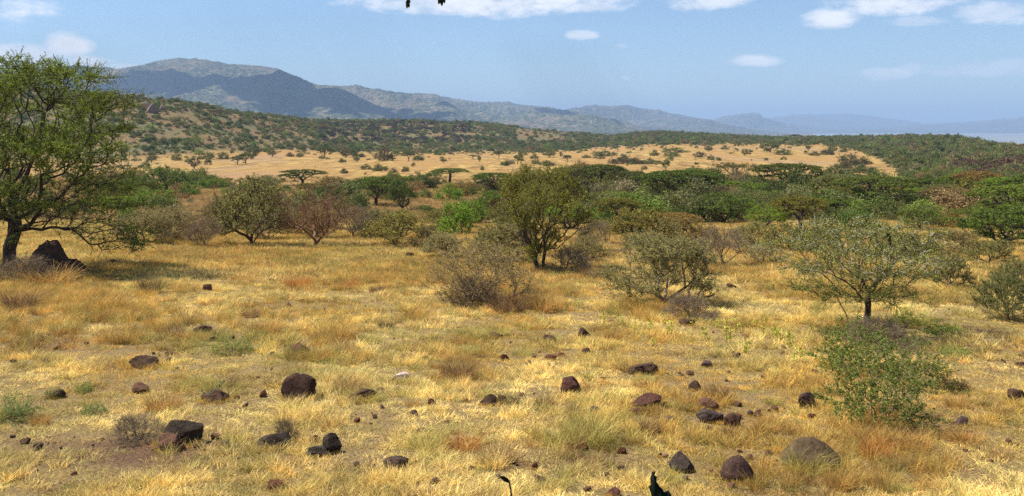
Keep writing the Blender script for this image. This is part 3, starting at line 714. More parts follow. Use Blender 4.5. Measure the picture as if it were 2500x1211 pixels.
# trees and bushes standing on the plain
PG = 'trees and bushes dotted over the plain'
PL = [('round',475,413,26,26),('round',370,397,24,22),('umbrella',600,400,36,22),('umbrella',580,402,26,18),('shrub',505,389,36,16),('shrub',545,389,28,16),('round',615,389,30,26),('round',665,383,24,20),
 ('umbrella',793,386,30,24),('round',845,385,26,20),('round',862,386,20,20),('shrub',878,384,24,10),('shrub',708,383,18,10),('shrub',732,382,18,9),('shrub',785,388,12,8),('shrub',837,397,18,10),('round',871,396,12,11),
 ('shrub',938,393,44,32),('umbrella',998,394,30,22),('shrub',1022,392,24,14),('shrub',1083,394,18,8),('round',1008,408,10,10),('shrub',893,414,26,12),('shrub',930,418,36,17),('shrub',840,424,18,12),('shrub',960,422,16,9),('shrub',990,420,18,12),
 ('umbrella',1155,389,22,9),('round',1170,394,8,13),('umbrella',1218,388,24,17),('umbrella',1264,402,22,20),('shrub',1232,405,22,13),('shrub',1177,416,10,10),('round',1272,387,12,16),('shrub',1305,388,18,12),('round',1341,385,28,20),('shrub',1308,401,22,11),('shrub',1335,405,36,12),('umbrella',1385,395,18,14),('round',1370,384,8,12),
 ('shrub',1520,400,58,18),('shrub',1550,401,40,14),('shrub',1590,400,56,10),('round',1625,413,18,22),('shrub',1573,414,14,8),('shrub',1432,386,20,8),('shrub',1475,382,50,12),('shrub',1598,381,20,14),('shrub',1650,372,60,10),('shrub',1640,382,38,8),('shrub',1708,384,26,12),('round',1730,371,18,14),('shrub',1770,365,18,8),('round',1818,381,14,16),('shrub',1735,391,16,12),('shrub',1833,372,10,6),
 ('round',1880,372,40,24),('shrub',1912,378,34,14),('umbrella',1973,374,10,16),('round',2034,374,20,18),('shrub',2060,372,18,12),('shrub',2020,378,30,12),('shrub',1990,380,24,10),('shrub',2072,405,44,26),('shrub',2103,402,40,18),('shrub',2055,412,40,16),('shrub',2110,422,60,20),('shrub',2040,432,70,24),('shrub',1870,392,10,6),('shrub',1700,402,10,6),('shrub',460,396,16,10),('shrub',430,392,24,14),('shrub',2140,440,50,22)]
for i, (k, px, py, w, h) in enumerate(PL):
    c = random.Random(i).choice([(.05, .07, .03), (.06, .075, .035), (.075, .09, .04), (.06, .06, .04)])
    side = 'left' if px < 800 else 'middle' if px < 1450 else 'right'
    big = 'tiny' if w < 20 else 'mid sized' if w < 32 else 'large'
    thing_ = 'bush' if k == 'shrub' else 'tree'
    near = 'near edge' if py > 400 else 'back' if py < 386 else 'open middle'
    place(k, px, py, w*1.1, h*1.15, c, f'{big} dark {thing_} on the {near} of the {side} plain', thing_, f'{big} {thing_} dots, {near} of the {side} plain', None, None)
# the lone umbrella tree on the skyline
place('umbrella', 1941, 337, 26, 12, (.035, .045, .02), 'tiny flat topped tree silhouetted against the lake and far shore', 'tree', None, 3, None, at=((1941-1250)/F*880, 880, float(H((1941-1250)/F*880, 880))))

# ------------------------------------------------------------------ hero trees
def hero_left():
    rng = np.random.default_rng(7)
    Hh = 6.6
    def cen(K):
        # wide low-branching crown, longer to the right
        a = rng.uniform(0, 2*math.pi, K); q = rng.uniform(0, 1, K)**.5
        ph = rng.uniform(0, 1, K)
        z = 1.6+ph*4.3
        R = np.interp(z, [1.3, 2.3, 3.5, 4.6, 5.6, 6.2], [3.2, 3.9, 3.9, 3.4, 2.6, 1.2])
        c = np.stack([np.cos(a)*R*q, np.sin(a)*R*q*.85, z], 1); c[:, 0] += .15
        return c
    T = clusters(rng, 150, 2400, cen, (.38, .38, .10)); 
    # long low drooping limbs to the right
    n = 170; u = rng.uniform(0, 1, n)
    D = np.stack([.9+u*3.0, rng.normal(size=n)*.55-.35, 1.9-u*1.15+rng.normal(size=n)*.3], 1)
    T = np.concatenate([T, D]); T[:, 2] = np.maximum(T[:, 2], .55)
    tr = [(-.1, 0, -.3), (-.12, 0, .5), (-.18, 0, 1.2), (-.1, .05, 2.0), (-.3, .1, 2.7), (-.25, .1, 3.4)]
    g = Grow(rng, tr, lift=.1, wpath=.42, seg=.3, jit=.13)
    # second trunk and a big right-hand limb
    k = len(g.P)
    for pts, par in (([(.22, -.05, -.3), (.24, -.05, .6), (.26, -.05, 1.4), (.5, -.1, 2.2), (.8, -.1, 2.9), (1.1, -.1, 3.7), (1.15, 0, 4.5)], -1), ([(.5, -.2, 1.15), (.95, -.3, 1.3), (1.25, -.35, 1.75), (1.8, -.4, 2.1)], len(tr)+1)):
        for i, p in enumerate(pts):
            g.P.append(np.array(p)); g.par.append(par if i == 0 else len(g.P)-2); g.L.append(0 if i == 0 else g.L[-1]+.6)
    # upright wand twigs on the top
    g.add(T, 2)
    wd = g.wood(.0055, .485, .27, 6); A, B = g.fine(.012)
    # extra base flare
    S, E = sprays(A, B, rng, 5.0, .42, .9, .12)
    m = rng.uniform(0, 1, len(S)) < 1
    V, f = tubes(S, E, np.full(len(S), .0045), np.full(len(S), .0025), 3); wd.append((V, f))
    # uneven clumps of leaf
    dens = vn3(S*1.1, 4); keep = dens > .40
    lf = leaf_on(S[keep], E[keep], rng, 22, .042, .02, .5)
    lf2 = leaf_on(S[~keep], E[~keep], rng, 4, .05, .022, .5)
    return wd, [lf, lf2]
w_, c_ = hero_left()
PROTO['heroL'] = [make_root('heroL', 'acacia_tree', w_, c_, M_BARK)]
place('heroL', 4, 655, 640, 508, (.085, .125, .028), 'largest acacia, green and twiggy with low drooping limbs, at left edge', 'tree', None, 0, None, rot=0)

def hero_mid():
    rng = np.random.default_rng(21)
    def cen(K):
        a = rng.uniform(0, 2*math.pi, K); z = rng.uniform(1.0, 3.9, K)
        R = np.interp(z, [.8, 1.4, 2.4, 3.2, 3.7, 4.0], [.5, 1.15, 1.85, 2.0, 1.7, 1.0]); q = rng.uniform(.05, 1, K)**.5
        return np.stack([np.cos(a)*R*q, np.sin(a)*R*q, z], 1)
    T = clusters(rng, 70, 950, cen, (.2, .2, .2))
    g = Grow(rng, [(0, 0, -.2), (-.03, 0, .35), (.04, 0, .8), (.02, .02, 1.2)], lift=-.04, wpath=.55, seg=.22, jit=.09)
    for pts, par in (([(-.18, 0, -.1), (-.3, 0, .35), (-.5, .05, .9), (-.75, .05, 1.4)], -1),):
        for i, p in enumerate(pts): g.P.append(np.array(p)); g.par.append(-1 if i == 0 else len(g.P)-2); g.L.append(0 if i == 0 else g.L[-1]+.5)
    g.add(T, 1); wd = g.wood(.0065, .46, .13); A, B = g.fine(.013)
    S, E = sprays(A, B, rng, 5.0, .34, .8, .35)
    V, f = tubes(S, E, np.full(len(S), .005), np.full(len(S), .003), 3); wd.append((V, f))
    dens = vn3(S*1.6, 8); keep = dens > .34
    return wd, [leaf_on(S[keep], E[keep], rng, 11.0, .048, .02, .6)]
w_, c_ = hero_mid(); PROTO['heroM'] = [make_root('heroM', 'acacia_tree', w_, c_, M_BARK)]
place('heroM', 1328, 662, 220, 256, (.12, .135, .032), 'tall olive green acacia with dark upright limbs in the middle', 'tree', None, 0, 'middle tree', rot=0)

def hero_right():
    rng = np.random.default_rng(33)
    # crown about 3.6 wide, 2.5 tall, crooked trunk leaning right
    def cen(K):
        a = rng.uniform(0, 2*math.pi, K); z = rng.uniform(.75, 2.3, K); q = rng.uniform(0, 1, K)**.5
        R = np.interp(z, [.7, 1.2, 1.8, 2.35], [.75, 1.5, 1.78, 1.2])
        return np.stack([np.cos(a)*R*q-.15, np.sin(a)*R*q*.9, z], 1)
    T = clusters(rng, 70, 760, cen, (.26, .26, .045))
    tr = [(0, 0, -.15), (.0, 0, .35), (.02, 0, .78), (.12, .0, .98), (.30, 0, 1.2), (.44, 0, 1.45), (.42, 0, 1.72), (.36, 0, 2.05), (.18, 0, 2.22)]
    g = Grow(rng, tr, lift=-.03, wpath=.42, seg=.2, jit=.10)
    for pts in ([(-.25, .1, -.1), (-.34, .1, .35), (-.5, .12, .7), (-.8, .15, 1.0)], [(-.3, .05, -.1), (-.2, .0, .3), (-.1, 0, .55)]):
        for i, p in enumerate(pts): g.P.append(np.array(p)); g.par.append(-1 if i == 0 else len(g.P)-2); g.L.append(.55 if i == 0 else g.L[-1]+.4)
    g.first = 1; g.add(T, 2); wd = g.wood(.003, .46, .05, 5)
    mr = np.array([.058, .054, .05, .047, .044, .040, .036, .028, .018]); tp = np.array(tr); wd.append(tubes(tp[:-1], tp[1:], mr[:-1], mr[1:], 7)); A, B = g.fine(.008)
    S, E = sprays(A, B, rng, 6.5, .24, .9, .15)
    V, f = tubes(S, E, np.full(len(S), .0028), np.full(len(S), .0016), 3); wd.append((V, f))
    lf = leaf_on(S, E, rng, 7.5, .025, .011, .5)
    top = S[:, 2] > 1.25
    St, Et = S[top], E[top]; i = rng.integers(0, len(St), 1500)
    d = unit(rng.normal(size=(1500, 3))+[0, 0, .2]); p = St[i]*(.5)+Et[i]*.5
    th = tubes(p, p+d*rng.uniform(.05, .11, 1500)[:, None], np.full(1500, .004), np.full(1500, .001), 3)
    return wd, [lf], th
w_, c_, th_ = hero_right(); PROTO['heroR'] = [make_root('heroR', 'acacia_tree', w_, c_, M_BARK, extra=[('thorns', [th_], M_THORN)])]
place('heroR', 2118, 812, 405, 274, (.135, .165, .05), 'airy crooked acacia with white thorns above a green shrub, at right', 'tree', None, 0, 'thorny tree', rot=0)

# thorn bushes of the middle distance
w_, c_ = thorny(301, W=3.0, Hh=2.1, trunk=.06, nt=700, leaf=.042, per=6, tw=7, rt=.0045, twl=.24, k=50, sig=.2, lowbase=-.15)
rg = np.random.default_rng(2)
PROTO['bushA'] = [make_root('bushA', 'thorn_bush', w_, c_, M_BARKG, stem='stems', crn='foliage')]
place('bushA', 1618, 742, 240, 182, (.125, .135, .07), 'grey green thorn bush with many dark stems right of the middle tree', 'bush', None, 0, 'grey thorn bush', rot=1.)
w_, c_ = thorny(302, W=3.0, Hh=2.1, trunk=.05, nt=520, leaf=.036, per=4, tw=6, rt=.004, twl=.26, k=42, sig=.22, lowbase=-.1)
PROTO['bushB'] = [make_root('bushB', 'thorn_bush', w_, c_, M_BARKG, stem='stems', crn='foliage')]
place('bushB', 1178, 745, 250, 150, (.16, .14, .07), 'pale grey sparse thorn bush rising out of ochre grass left of the middle tree', 'bush', None, 0, 'pale thorn bush', rot=2.)
w_, c_ = thorny(303, W=2., Hh=1.0, trunk=.03, nt=420, leaf=.03, per=.3, tw=7, rt=.004, twl=.24, k=40, sig=.16, lowbase=.2)
PROTO['dead'] = [make_root('dead', 'dead_bush', w_, c_, M_BARKG, stem='stems', crn='foliage')]
place('dead', 1690, 778, 130, 66, (.12, .09, .06), 'low tangle of dead grey brown twigs beside the grey thorn bush', 'bush', None, 0, 'dead twig tangle')
place('dead', 40, 690, 150, 70, (.12, .09, .06), 'grey dead brush at the foot of the largest acacia', 'bush', None, 0, None)
place('dead', 1380, 662, 130, 60, (.12, .09, .06), 'brown dead brush at the foot of the middle tree', 'bush', None, 0, None)
place('dead', 2155, 850, 180, 80, (.12, .09, .06), 'grey brown dead brush under the thorny tree on the right', 'bush', None, 0, None)
place('dead', 1150, 745, 150, 70, (.14, .11, .07), 'grey dead brush in the base of the pale thorn bush', 'bush', None, 0, None)
place('dead', 335, 1075, 130, 60, (.10, .08, .05), 'thin dark twiggy weed left of the largest dark boulder', 'bush', None, 0, None)
place('dead', 700, 1075, 60, 60, (.12, .08, .05), 'upright brown dry weed between two dark boulders', 'bush', None, 0, None)

# leafy shrub under the right tree
def leafy(seed, W=2.2, Hh=1.5, n=420, leaf=.035):
    rng = np.random.default_rng(seed)
    def cen(K):
        d = unit(rng.normal(size=(K, 3))); d[:, 2] = np.abs(d[:, 2]); r = rng.uniform(.15, 1, K)**.5
        return d*r[:, None]*np.array([W*.45, W*.45, Hh*.9])+[0, 0, .06]
    T = clusters(rng, 60, n, cen, (.14, .14, .12)); T[:, 2] = np.maximum(T[:, 2], .05)
    g = Grow(rng, [(0, 0, -.1), (0, 0, .02), (.02, 0, .06)], lift=.15, wpath=.5, seg=.16, jit=.10); g.add(T, 1)
    wd = g.wood(.0025, .45, .03); A, B = g.fine(.005)
    S, E = sprays(A, B, rng, 2.2, .14, 1.1, .2)
    V, f = tubes(S, E, np.full(len(S), .0018), np.full(len(S), .001), 3); wd.append((V, f))
    return wd, [leaf_on(S, E, rng, 9, leaf*1.05, leaf*.62, .3, flat=.2)]
w_, c_ = leafy(50); PROTO['leafy'] = [make_root('leafy', 'leafy_shrub', w_, c_, M_BARKG, stem='stems', crn='foliage')]
place('leafy', 2140, 1025, 245, 195, (.07, .10, .032), 'fresh green leafy shrub in front of the thorny tree on the right', 'bush', None, 0, None)
place('leafy', 2085, 905, 190, 130, (.07, .11, .028), 'upper left lobe of green leafy shrub under the thorny tree', 'bush', None, 0, None)
place('leafy', 2240, 945, 170, 120, (.075, .105, .035), 'greyish leafy shrub right behind the fresh green shrub', 'bush', None, 0, None)
place('leafy', 30, 1025, 110, 62, (.10, .14, .07), 'blue green herb clump at the left edge', 'plant', None, 0, None)
place('leafy', 205, 958, 40, 24, (.08, .15, .03), 'small bright green herb in straw grass at left', 'plant', None, 0, None)
place('leafy', 130, 972, 44, 26, (.06, .09, .03), 'dark small herb beside a stone at far left', 'plant', None, 0, None)
place('leafy', 565, 860, 100, 40, (.13, .16, .06), 'low grey green weed patch among ochre tufts', 'plant', None, 0, None)
place('leafy', 2300, 815, 90, 34, (.12, .19, .04), 'yellow green weed patch right of the thorny tree', 'plant', None, 0, None)
place('leafy', 2215, 792, 80, 40, (.14, .19, .04), 'yellow green weeds close behind the thorny tree', 'plant', None, 0, None)
place('leafy', 2330, 870, 70, 26, (.10, .16, .05), 'small green weed on the pale ground right of the shrub', 'plant', None, 0, None)
place('leafy', 230, 1010, 60, 26, (.08, .13, .05), 'low green herb below the bright green one at left', 'plant', None, 0, None)

# termite mound beside the big tree
def mound():
    x, y, z = hit(135, 668)
    n = 90; m = 60
    U, W = np.meshgrid(np.linspace(0, 2*math.pi, n, endpoint=False), np.linspace(0, 1, m))
    X = np.cos(U)*W*1.0; Y = np.sin(U)*W*.8
    X = X+.12
    hgt = (.55*np.exp(-(((X+.25)/.36)**2+(Y/.45)**2)**2)+.62*np.exp(-(((X-.08)/.66)**2+(Y/.6)**2)**1.5)*(1-.5*X))
    hgt = hgt*(1+.35*(fbm(X*5+3, Y*5, 4, 3)-.5))+.35*(fbm(X*7, Y*7, 4, 8)-.5)
    Z = hgt-.12-(W > .9)*.2
    V = np.stack([X*1.55+.1, Y*1.1, Z*1.05], -1).reshape(-1, 3)
    i = np.arange((m-1)*n); a = i; b = (i//n)*n+(i+1) % n
    me = mesh_np('termite_mound', V, np.stack([a, b, b+n, a+n], 1), [M_ROCK], smooth=True)
    o = link('termite_mound', me, loc=(x, y, z), label='dark earth mound in the shade beside the largest acacia', cat='mound'); o.color = (.09, .05, .032, 1)

# ------------------------------------------------------------------ rocks
def rock_mat():
    m, nt, out = mat_base('basalt'); L = nt.links.new
    tc = nd(nt, 'ShaderNodeTexCoord'); P = tc.outputs['Object']; oi = nd(nt, 'ShaderNodeObjectInfo')
    geo = nd(nt, 'ShaderNodeNewGeometry'); W = geo.outputs['Position']
    n1 = noise(nt, W, 9, 6, .7); n2 = noise(nt, W, 60, 3, .7)
    sc = nd(nt, 'ShaderNodeVectorMath', operation='SCALE'); L(oi.outputs['Color'], sc.inputs[0]); L(sstep(nt, n1, .3, .7, .6, 1.5), sc.inputs['Scale'])
    c = mixc(nt, sstep(nt, n2, .52, .72, 0, .55), sc.outputs[0], (.21, .13, .08))
    c = mixc(nt, sstep(nt, n2, .42, .26, 0, .35), c, (.03, .02, .015))
    bs = nd(nt, 'ShaderNodeBsdfPrincipled', inp={'Roughness': .95, 'Specular IOR Level': .08}); L(c, bs.inputs['Base Color'])
    b = nd(nt, 'ShaderNodeBump', inp={'Strength': 1., 'Distance': .05}); L(n1, b.inputs['Height'])
    b2 = nd(nt, 'ShaderNodeBump', inp={'Strength': .9, 'Distance': .012}); L(n2, b2.inputs['Height']); L(b.outputs[0], b2.inputs['Normal']); L(b2.outputs[0], bs.inputs['Normal'])
    L(bs.outputs[0], out.inputs[0]); return m
M_ROCK = rock_mat()
mound()
import bmesh
def ico(sub):
    bm = bmesh.new(); bmesh.ops.create_icosphere(bm, subdivisions=sub, radius=1)
    V = np.array([v.co[:] for v in bm.verts]); Fc = np.array([[v.index for v in f.verts] for f in bm.faces]); bm.free(); return V, Fc
ICO = {s: ico(s) for s in (2, 3, 4, 5)}
def rock_mesh(seed, w, d, h, sub=4, dome=False):
    V, Fc = ICO[sub]; V = V.copy(); rng = np.random.default_rng(seed)
    if not dome:
        for k in range(11):
            n = unit(rng.normal(size=3)); c = rng.uniform(.45, .82); e = V@n; V = V-np.outer(np.maximum(e-c, 0), n)*.92
    a = .10 if dome else .26
    V = V*(1+(vn3(V*1.6+seed, seed)-.5)[:, None]*a*1.6+(vn3(V*4+seed, seed+2)-.5)[:, None]*a*.7+(vn3(V*11, seed+5)-.5)[:, None]*a*(.25 if dome else .65))
    if dome: V[:, :2] *= (1.05-.4*np.maximum(V[:, 2:3], 0))
    V = V/np.abs(V).max(0)
    V = V*np.array([w*.5, d*.5, h*.62]); V[:, 2] += h*.38
    return mesh_np('rock', V, Fc, [M_ROCK], smooth=True)
RD = (.10, .036, .020); DK = (.078, .045, .028); BR = (.115, .058, .035); GY = (.085, .072, .055); PK = (.55, .42, .34)
RG = 'dark volcanic rocks in the straw grass'
ROCKS = [ # x0,x1,top,base,colour,label
 (377,491,1004,1092,(.05,.037,.026),'largest dark boulder at lower left, tall with lumpy top'),
 (370,448,1058,1106,BR,'reddish angular block leaning on the largest lower left boulder'),
 (304,359,937,964,BR,'small rounded rock above left of the largest lower left boulder'),
 (477,562,947,986,DK,'nearly black rock with a leafy twig lying over it'),
 (302,377,869,904,DK,'dark oblong rock half sunk in grass, upper left'),
 (114,153,951,975,DK,'small dark rock with herb beside it at far left'),
 (399,434,858,870,BR,'flat dark stone right of the upper left oblong rock'),
 (530,560,1075,1094,DK,'fist sized dark stone just right of the largest lower left boulder'),
 (459,516,794,820,(.10,.05,.04),'low reddish rock showing through the grass at left'),
 (555,573,817,833,DK,'tiny dark stone above the grey green weed patch'),
 (678,773,912,978,(.055,.03,.022),'big dark brown rock with sloping top and dark hollow'),
 (828,924,951,984,DK,'long low dark rock half hidden by a tuft, right of the sloping rock'),
 (913,949,947,966,BR,'small brown rock touching the right end of the long low rock'),
 (605,707,1054,1102,(.05,.037,.026),'wide dark rock sunk in grass, lower left of centre'),
 (771,831,1056,1112,(.05,.037,.026),'upright dark block right of the wide sunken rock'),
 (735,800,1086,1119,GY,'greyish flat rock at the foot of the upright dark block'),
 (931,997,1114,1154,(.07,.045,.034),'brown cracked rock near the bottom, left of centre'),
 (902,920,1129,1154,BR,'narrow brown stone left of the brown cracked rock'),
 (632,701,1168,1202,RD,'brick red lumpy rock at the bottom, left of centre'),
 (1016,1057,1040,1062,(.11,.05,.035),'smooth reddish stone alone in pale grass'),
 (703,758,833,868,BR,'brown block behind grass above the big sloping rock'),
 (668,696,828,843,BR,'small brown stone left of the brown block behind grass'),
 (653,675,859,872,DK,'small dark stone below left of the brown block behind grass'),
 (949,1002,912,938,PK,'pale pinkish white rock, the only light one'),
 (1027,1050,867,882,DK,'small dark stone right above the pale rock'),
 (1166,1219,965,994,DK,'dark wedge shaped rock poking from a dry tuft'),
 (1191,1233,812,829,DK,'low dark rock in the grass at centre, farther up'),
 (1040,1064,972,992,RD,'small reddish stone left of the dark wedge shaped rock'),
 (1130,1145,972,984,RD,'tiny red stone between a reddish stone and the wedge rock'),
 (1217,1244,863,884,RD,'round red brown stone near the centre'),
 (820,842,1127,1144,BR,'small brown stone left of the narrow brown stone'),
 (1120,1137,808,825,BR,'small brown stone left of the low dark centre rock'),
 (1323,1360,817,839,(.08,.04,.03),'rounded red brown stone with shadow, farther up right of centre'),
 (1408,1443,798,829,DK,'upright dark rock farther up, right of the rounded red brown stone'),
 (1326,1360,864,881,RD,'flat brick red stone, left of two in a row'),
 (1360,1383,860,872,RD,'smaller flat red stone, right of two in a row'),
 (1419,1442,848,865,BR,'small brown stone below the upright dark rock'),
 (1303,1325,907,920,DK,'small dark stone left above the red brown hollowed rock'),
 (1358,1426,919,967,(.08,.036,.026),'red brown hollowed rock, left of centre right group'),
 (1531,1615,890,920,DK,'long dark rock with rounded right end'),
 (1540,1627,963,1003,(.08,.034,.024),'reddish two humped rock right of centre'),
 (1543,1570,995,1014,BR,'small stone at the lower left of the two humped rock'),
 (1677,1716,922,957,DK,'dark round rock with a bent dry stalk over it'),
 (1659,1675,913,925,DK,'tiny dark stone beside the rock with a bent stalk'),
 (1700,1760,975,1004,BR,'uppermost rock of the piled brown rocks'),
 (1702,1772,1000,1036,(.07,.05,.04),'lower left rock of the piled brown rocks'),
 (1766,1812,1006,1047,BR,'lower right rock of the piled brown rocks'),
 (1431,1474,992,1012,GY,'grey brown pointed rock below the red brown hollowed rock'),
 (1613,1659,1018,1037,(.055,.045,.04),'flat dark grey rock below the two humped rock'),
 (1465,1485,919,932,BR,'small brown stone right of the red brown hollowed rock'),
 (1476,1488,956,969,BR,'tiny brown stone under the small brown stone'),
 (1712,1748,880,900,(.08,.05,.045),'low reddish grey stone above the piled rocks'),
 (1820,1842,999,1018,(.08,.05,.04),'small brown stone right of the piled brown rocks'),
 (1780,1801,856,872,DK,'small dark stone by a green weed'),
 (1631,1700,1102,1158,(.06,.045,.036),'brown rock with tall pointed right end near bottom'),
 (1764,1848,1111,1182,(.07,.04,.03),'large rounded red brown boulder near the bottom'),
 (1294,1314,1127,1149,(.12,.04,.026),'small bright red stone near bottom centre'),
 (1346,1383,1155,1173,(.06,.045,.036),'low dark stone near bottom centre'),
 (1478,1527,1187,1214,(.10,.04,.03),'red domed rock cut by the bottom edge'),
 (1262,1285,1182,1198,BR,'brown stone close to the bottom edge left of the red domed rock'),
 (1605,1620,1104,1119,RD,'tiny red brown stone left of the pointed brown rock'),
 (1484,1506,780,791,RD,'small red stone between green weeds'),
 (1659,1709,776,797,DK,'dark flat rock in front of the dead twig tangle'),
 (1917,2067,1072,1152,(.105,.07,.038),'largest grey dome boulder at lower right'),
 (1950,2006,956,1002,(.075,.042,.034),'brown lumpy rock left of the leafy shrub'),
 (1971,1994,1004,1026,RD,'small red stone below the brown lumpy rock'),
 (2335,2373,1017,1044,(.08,.05,.04),'brown stone on pale ground at right'),
 (2464,2512,940,984,DK,'dark rock cut by the right edge'),
 (2481,2520,881,900,DK,'upper dark rock cut by the right edge'),
 (2455,2476,1067,1088,BR,'left stone of a small pair near the right edge'),
 (2474,2496,1076,1091,BR,'right stone of a small pair near the right edge'),
 (2259,2277,1139,1156,RD,'small red stone in tall grass right of the dome boulder'),
 (1862,1887,837,850,BR,'small stone among green weeds, left one'),
 (1903,1923,853,866,BR,'small stone among green weeds, right one'),
 (1882,1903,990,1007,BR,'small brown stone left of the brown lumpy rock'),
 (1811,1832,816,829,BR,'small dark stone behind green weeds'),
 (2476,2497,994,1003,DK,'flat dark stone below the dark rock at right edge'),
 (2462,2487,842,852,(.1,.06,.05),'flat reddish stone at upper right'),
 (254,283,633,648,DK,'dark stone on bright ground right of the earth mound'),
 (276,292,658,667,DK,'tiny dark stone beyond the shade of the largest acacia'),
 (487,515,690,712,BR,'pointed brown stone at the end of the big shadow'),
 (649,669,679,691,BR,'small brown stone left of the orange tufts'),
 (763,778,671,682,RD,'small red stone above the orange tufts'),
 (965,986,688,702,DK,'dark stone at the front of the tall yellow grass'),
 (692,714,739,750,BR,'flat brown stone on the bare strip at left of centre'),
 (985,1011,616,630,BR,'low brown hump in grass below the light olive tree'),
 (797,811,598,606,DK,'dark stone right of the reddish tree foot'),
 (1066,1083,758,768,BR,'small brown stone left of the ochre grass mass'),
 (1699,1715,693,703,DK,'small dark stone right of the grey thorn bush'),
 (1775,1798,690,705,DK,'dark stone right of the grey thorn bush, the larger of two'),
]
for i, (x0, x1, t, b, c, lb) in enumerate(ROCKS):
    x, y, z = hit((x0+x1)/2, b-2); w = (x1-x0)/F*y*.98; h = (b-t)/F*y*.90
    dome = 'dome boulder' in lb or 'rounded red brown boulder' in lb
    me = rock_mesh(900+i, w, w*.8, h*1.1, 5 if w > .25 and y < 20 else 3, dome)
    o = link('rock', me, loc=(x, y+w*.3, float(H(x, y+w*.3))-.02-h*.06), label=lb, cat='rock', group=RG); o.rotation_euler = (0, 0, _r.uniform(-.3, .3)); o.color = (*c, 1)
ROCKPOS = [(o.location.x, o.location.y, max(o.dimensions.x, .08)) for o in COL.objects if o.name.startswith('rock')]
# rock outcrop on the left hillside
for k, (px, py, w, h) in enumerate([(372, 276, 30, 20), (352, 262, 34, 12), (395, 270, 16, 12)]):
    x, y, z = hit(px, py); s = y/F
    o = link('rock_outcrop', rock_mesh(70+k, w*s, w*s*.8, h*s*1.3, 3), loc=(x, y, z), label=['jagged tan rock outcrop on the left hillside', 'flat rock ledge above left of the tan outcrop', 'small rock block right of the tan outcrop'][k], cat='rock', group='rocks on the left hillside'); o.color = (.24, .16, .11, 1)
# small loose stones, protos shared
SM = [rock_mesh(1200+k, 1, .85, .62, 3) for k in range(7)]
rs = np.random.default_rng(12); cnt = 0
while cnt < 195:
    py = rs.uniform(0, 1)**1.0*430+770; px = rs.uniform(0, 2500)
    dn = vn(np.array([px/150.]), np.array([py/60.]), 77)[0]+.35*bare_f(np.array([px]), np.array([py]))[0]
    if dn < rs.uniform(.35, .8): continue
    x, y, z = hit(px, py); s = float(np.exp(rs.normal(math.log(.085), .35)))
    s = min(s, .16)
    o = link('stone', SM[cnt % 7], loc=(x, y, z-.006), label='small dark brown stone lying loose in the dry grass', cat='stone', group='small loose stones in the dry grass')
    o.scale = (s, s, s); o.rotation_euler = (0, 0, rs.uniform(0, 6)); o.color = (*[RD, DK, BR, BR][int(rs.integers(0, 4))], 1); cnt += 1

# ------------------------------------------------------------------ geometry-node instancing for uncountable cover
def scatter(name, pts, rot, scl, idx, col, protos, label):
    pc = bpy.data.collections.new(name+'_kinds')
    for i, me in enumerate(protos):
        o = bpy.data.objects.new('%s_kind_%02d' % (name, i), me); pc.objects.link(o)
    me = bpy.data.meshes.new(name); n = len(pts); me.vertices.add(n); me.vertices.foreach_set('co', np.asarray(pts, np.float32).ravel())
    for an, tp, arr, key in (('rot', 'FLOAT_VECTOR', rot, 'vector'), ('scl', 'FLOAT_VECTOR', scl, 'vector'), ('gcol', 'FLOAT_COLOR', col, 'color')):
        a = me.attributes.new(an, tp, 'POINT'); a.data.foreach_set(key, np.asarray(arr, np.float32).ravel())
    a = me.attributes.new('idx', 'INT', 'POINT'); a.data.foreach_set('value', np.asarray(idx, np.int32))
    o = link(name, me, label=label, kind='stuff')
    g = bpy.data.node_groups.new(name, 'GeometryNodeTree')
    g.interface.new_socket('Geometry', in_out='INPUT', socket_type='NodeSocketGeometry'); g.interface.new_socket('Geometry', in_out='OUTPUT', socket_type='NodeSocketGeometry')
    N = g.nodes.new; L = g.links.new
    gi = N('NodeGroupInput'); go = N('NodeGroupOutput'); ci = N('GeometryNodeCollectionInfo'); ci.inputs['Collection'].default_value = pc
    ci.inputs['Separate Children'].default_value = True; ci.inputs['Reset Children'].default_value = True
    ip = N('GeometryNodeInstanceOnPoints'); ip.inputs['Pick Instance'].default_value = True
    def na(nm, t):
        q = N('GeometryNodeInputNamedAttribute'); q.data_type = t; q.inputs['Name'].default_value = nm; return [s for s in q.outputs if s.enabled and s.name == 'Attribute'][0]
    L(gi.outputs[0], ip.inputs['Points']); L(ci.outputs[0], ip.inputs['Instance'])
    L(na('idx', 'INT'), ip.inputs['Instance Index']); L(na('rot', 'FLOAT_VECTOR'), ip.inputs['Rotation']); L(na('scl', 'FLOAT_VECTOR'), ip.inputs['Scale'])
    L(ip.outputs[0], go.inputs[0])
    md = o.modifiers.new('scatter', 'NODES'); md.node_group = g
    return o

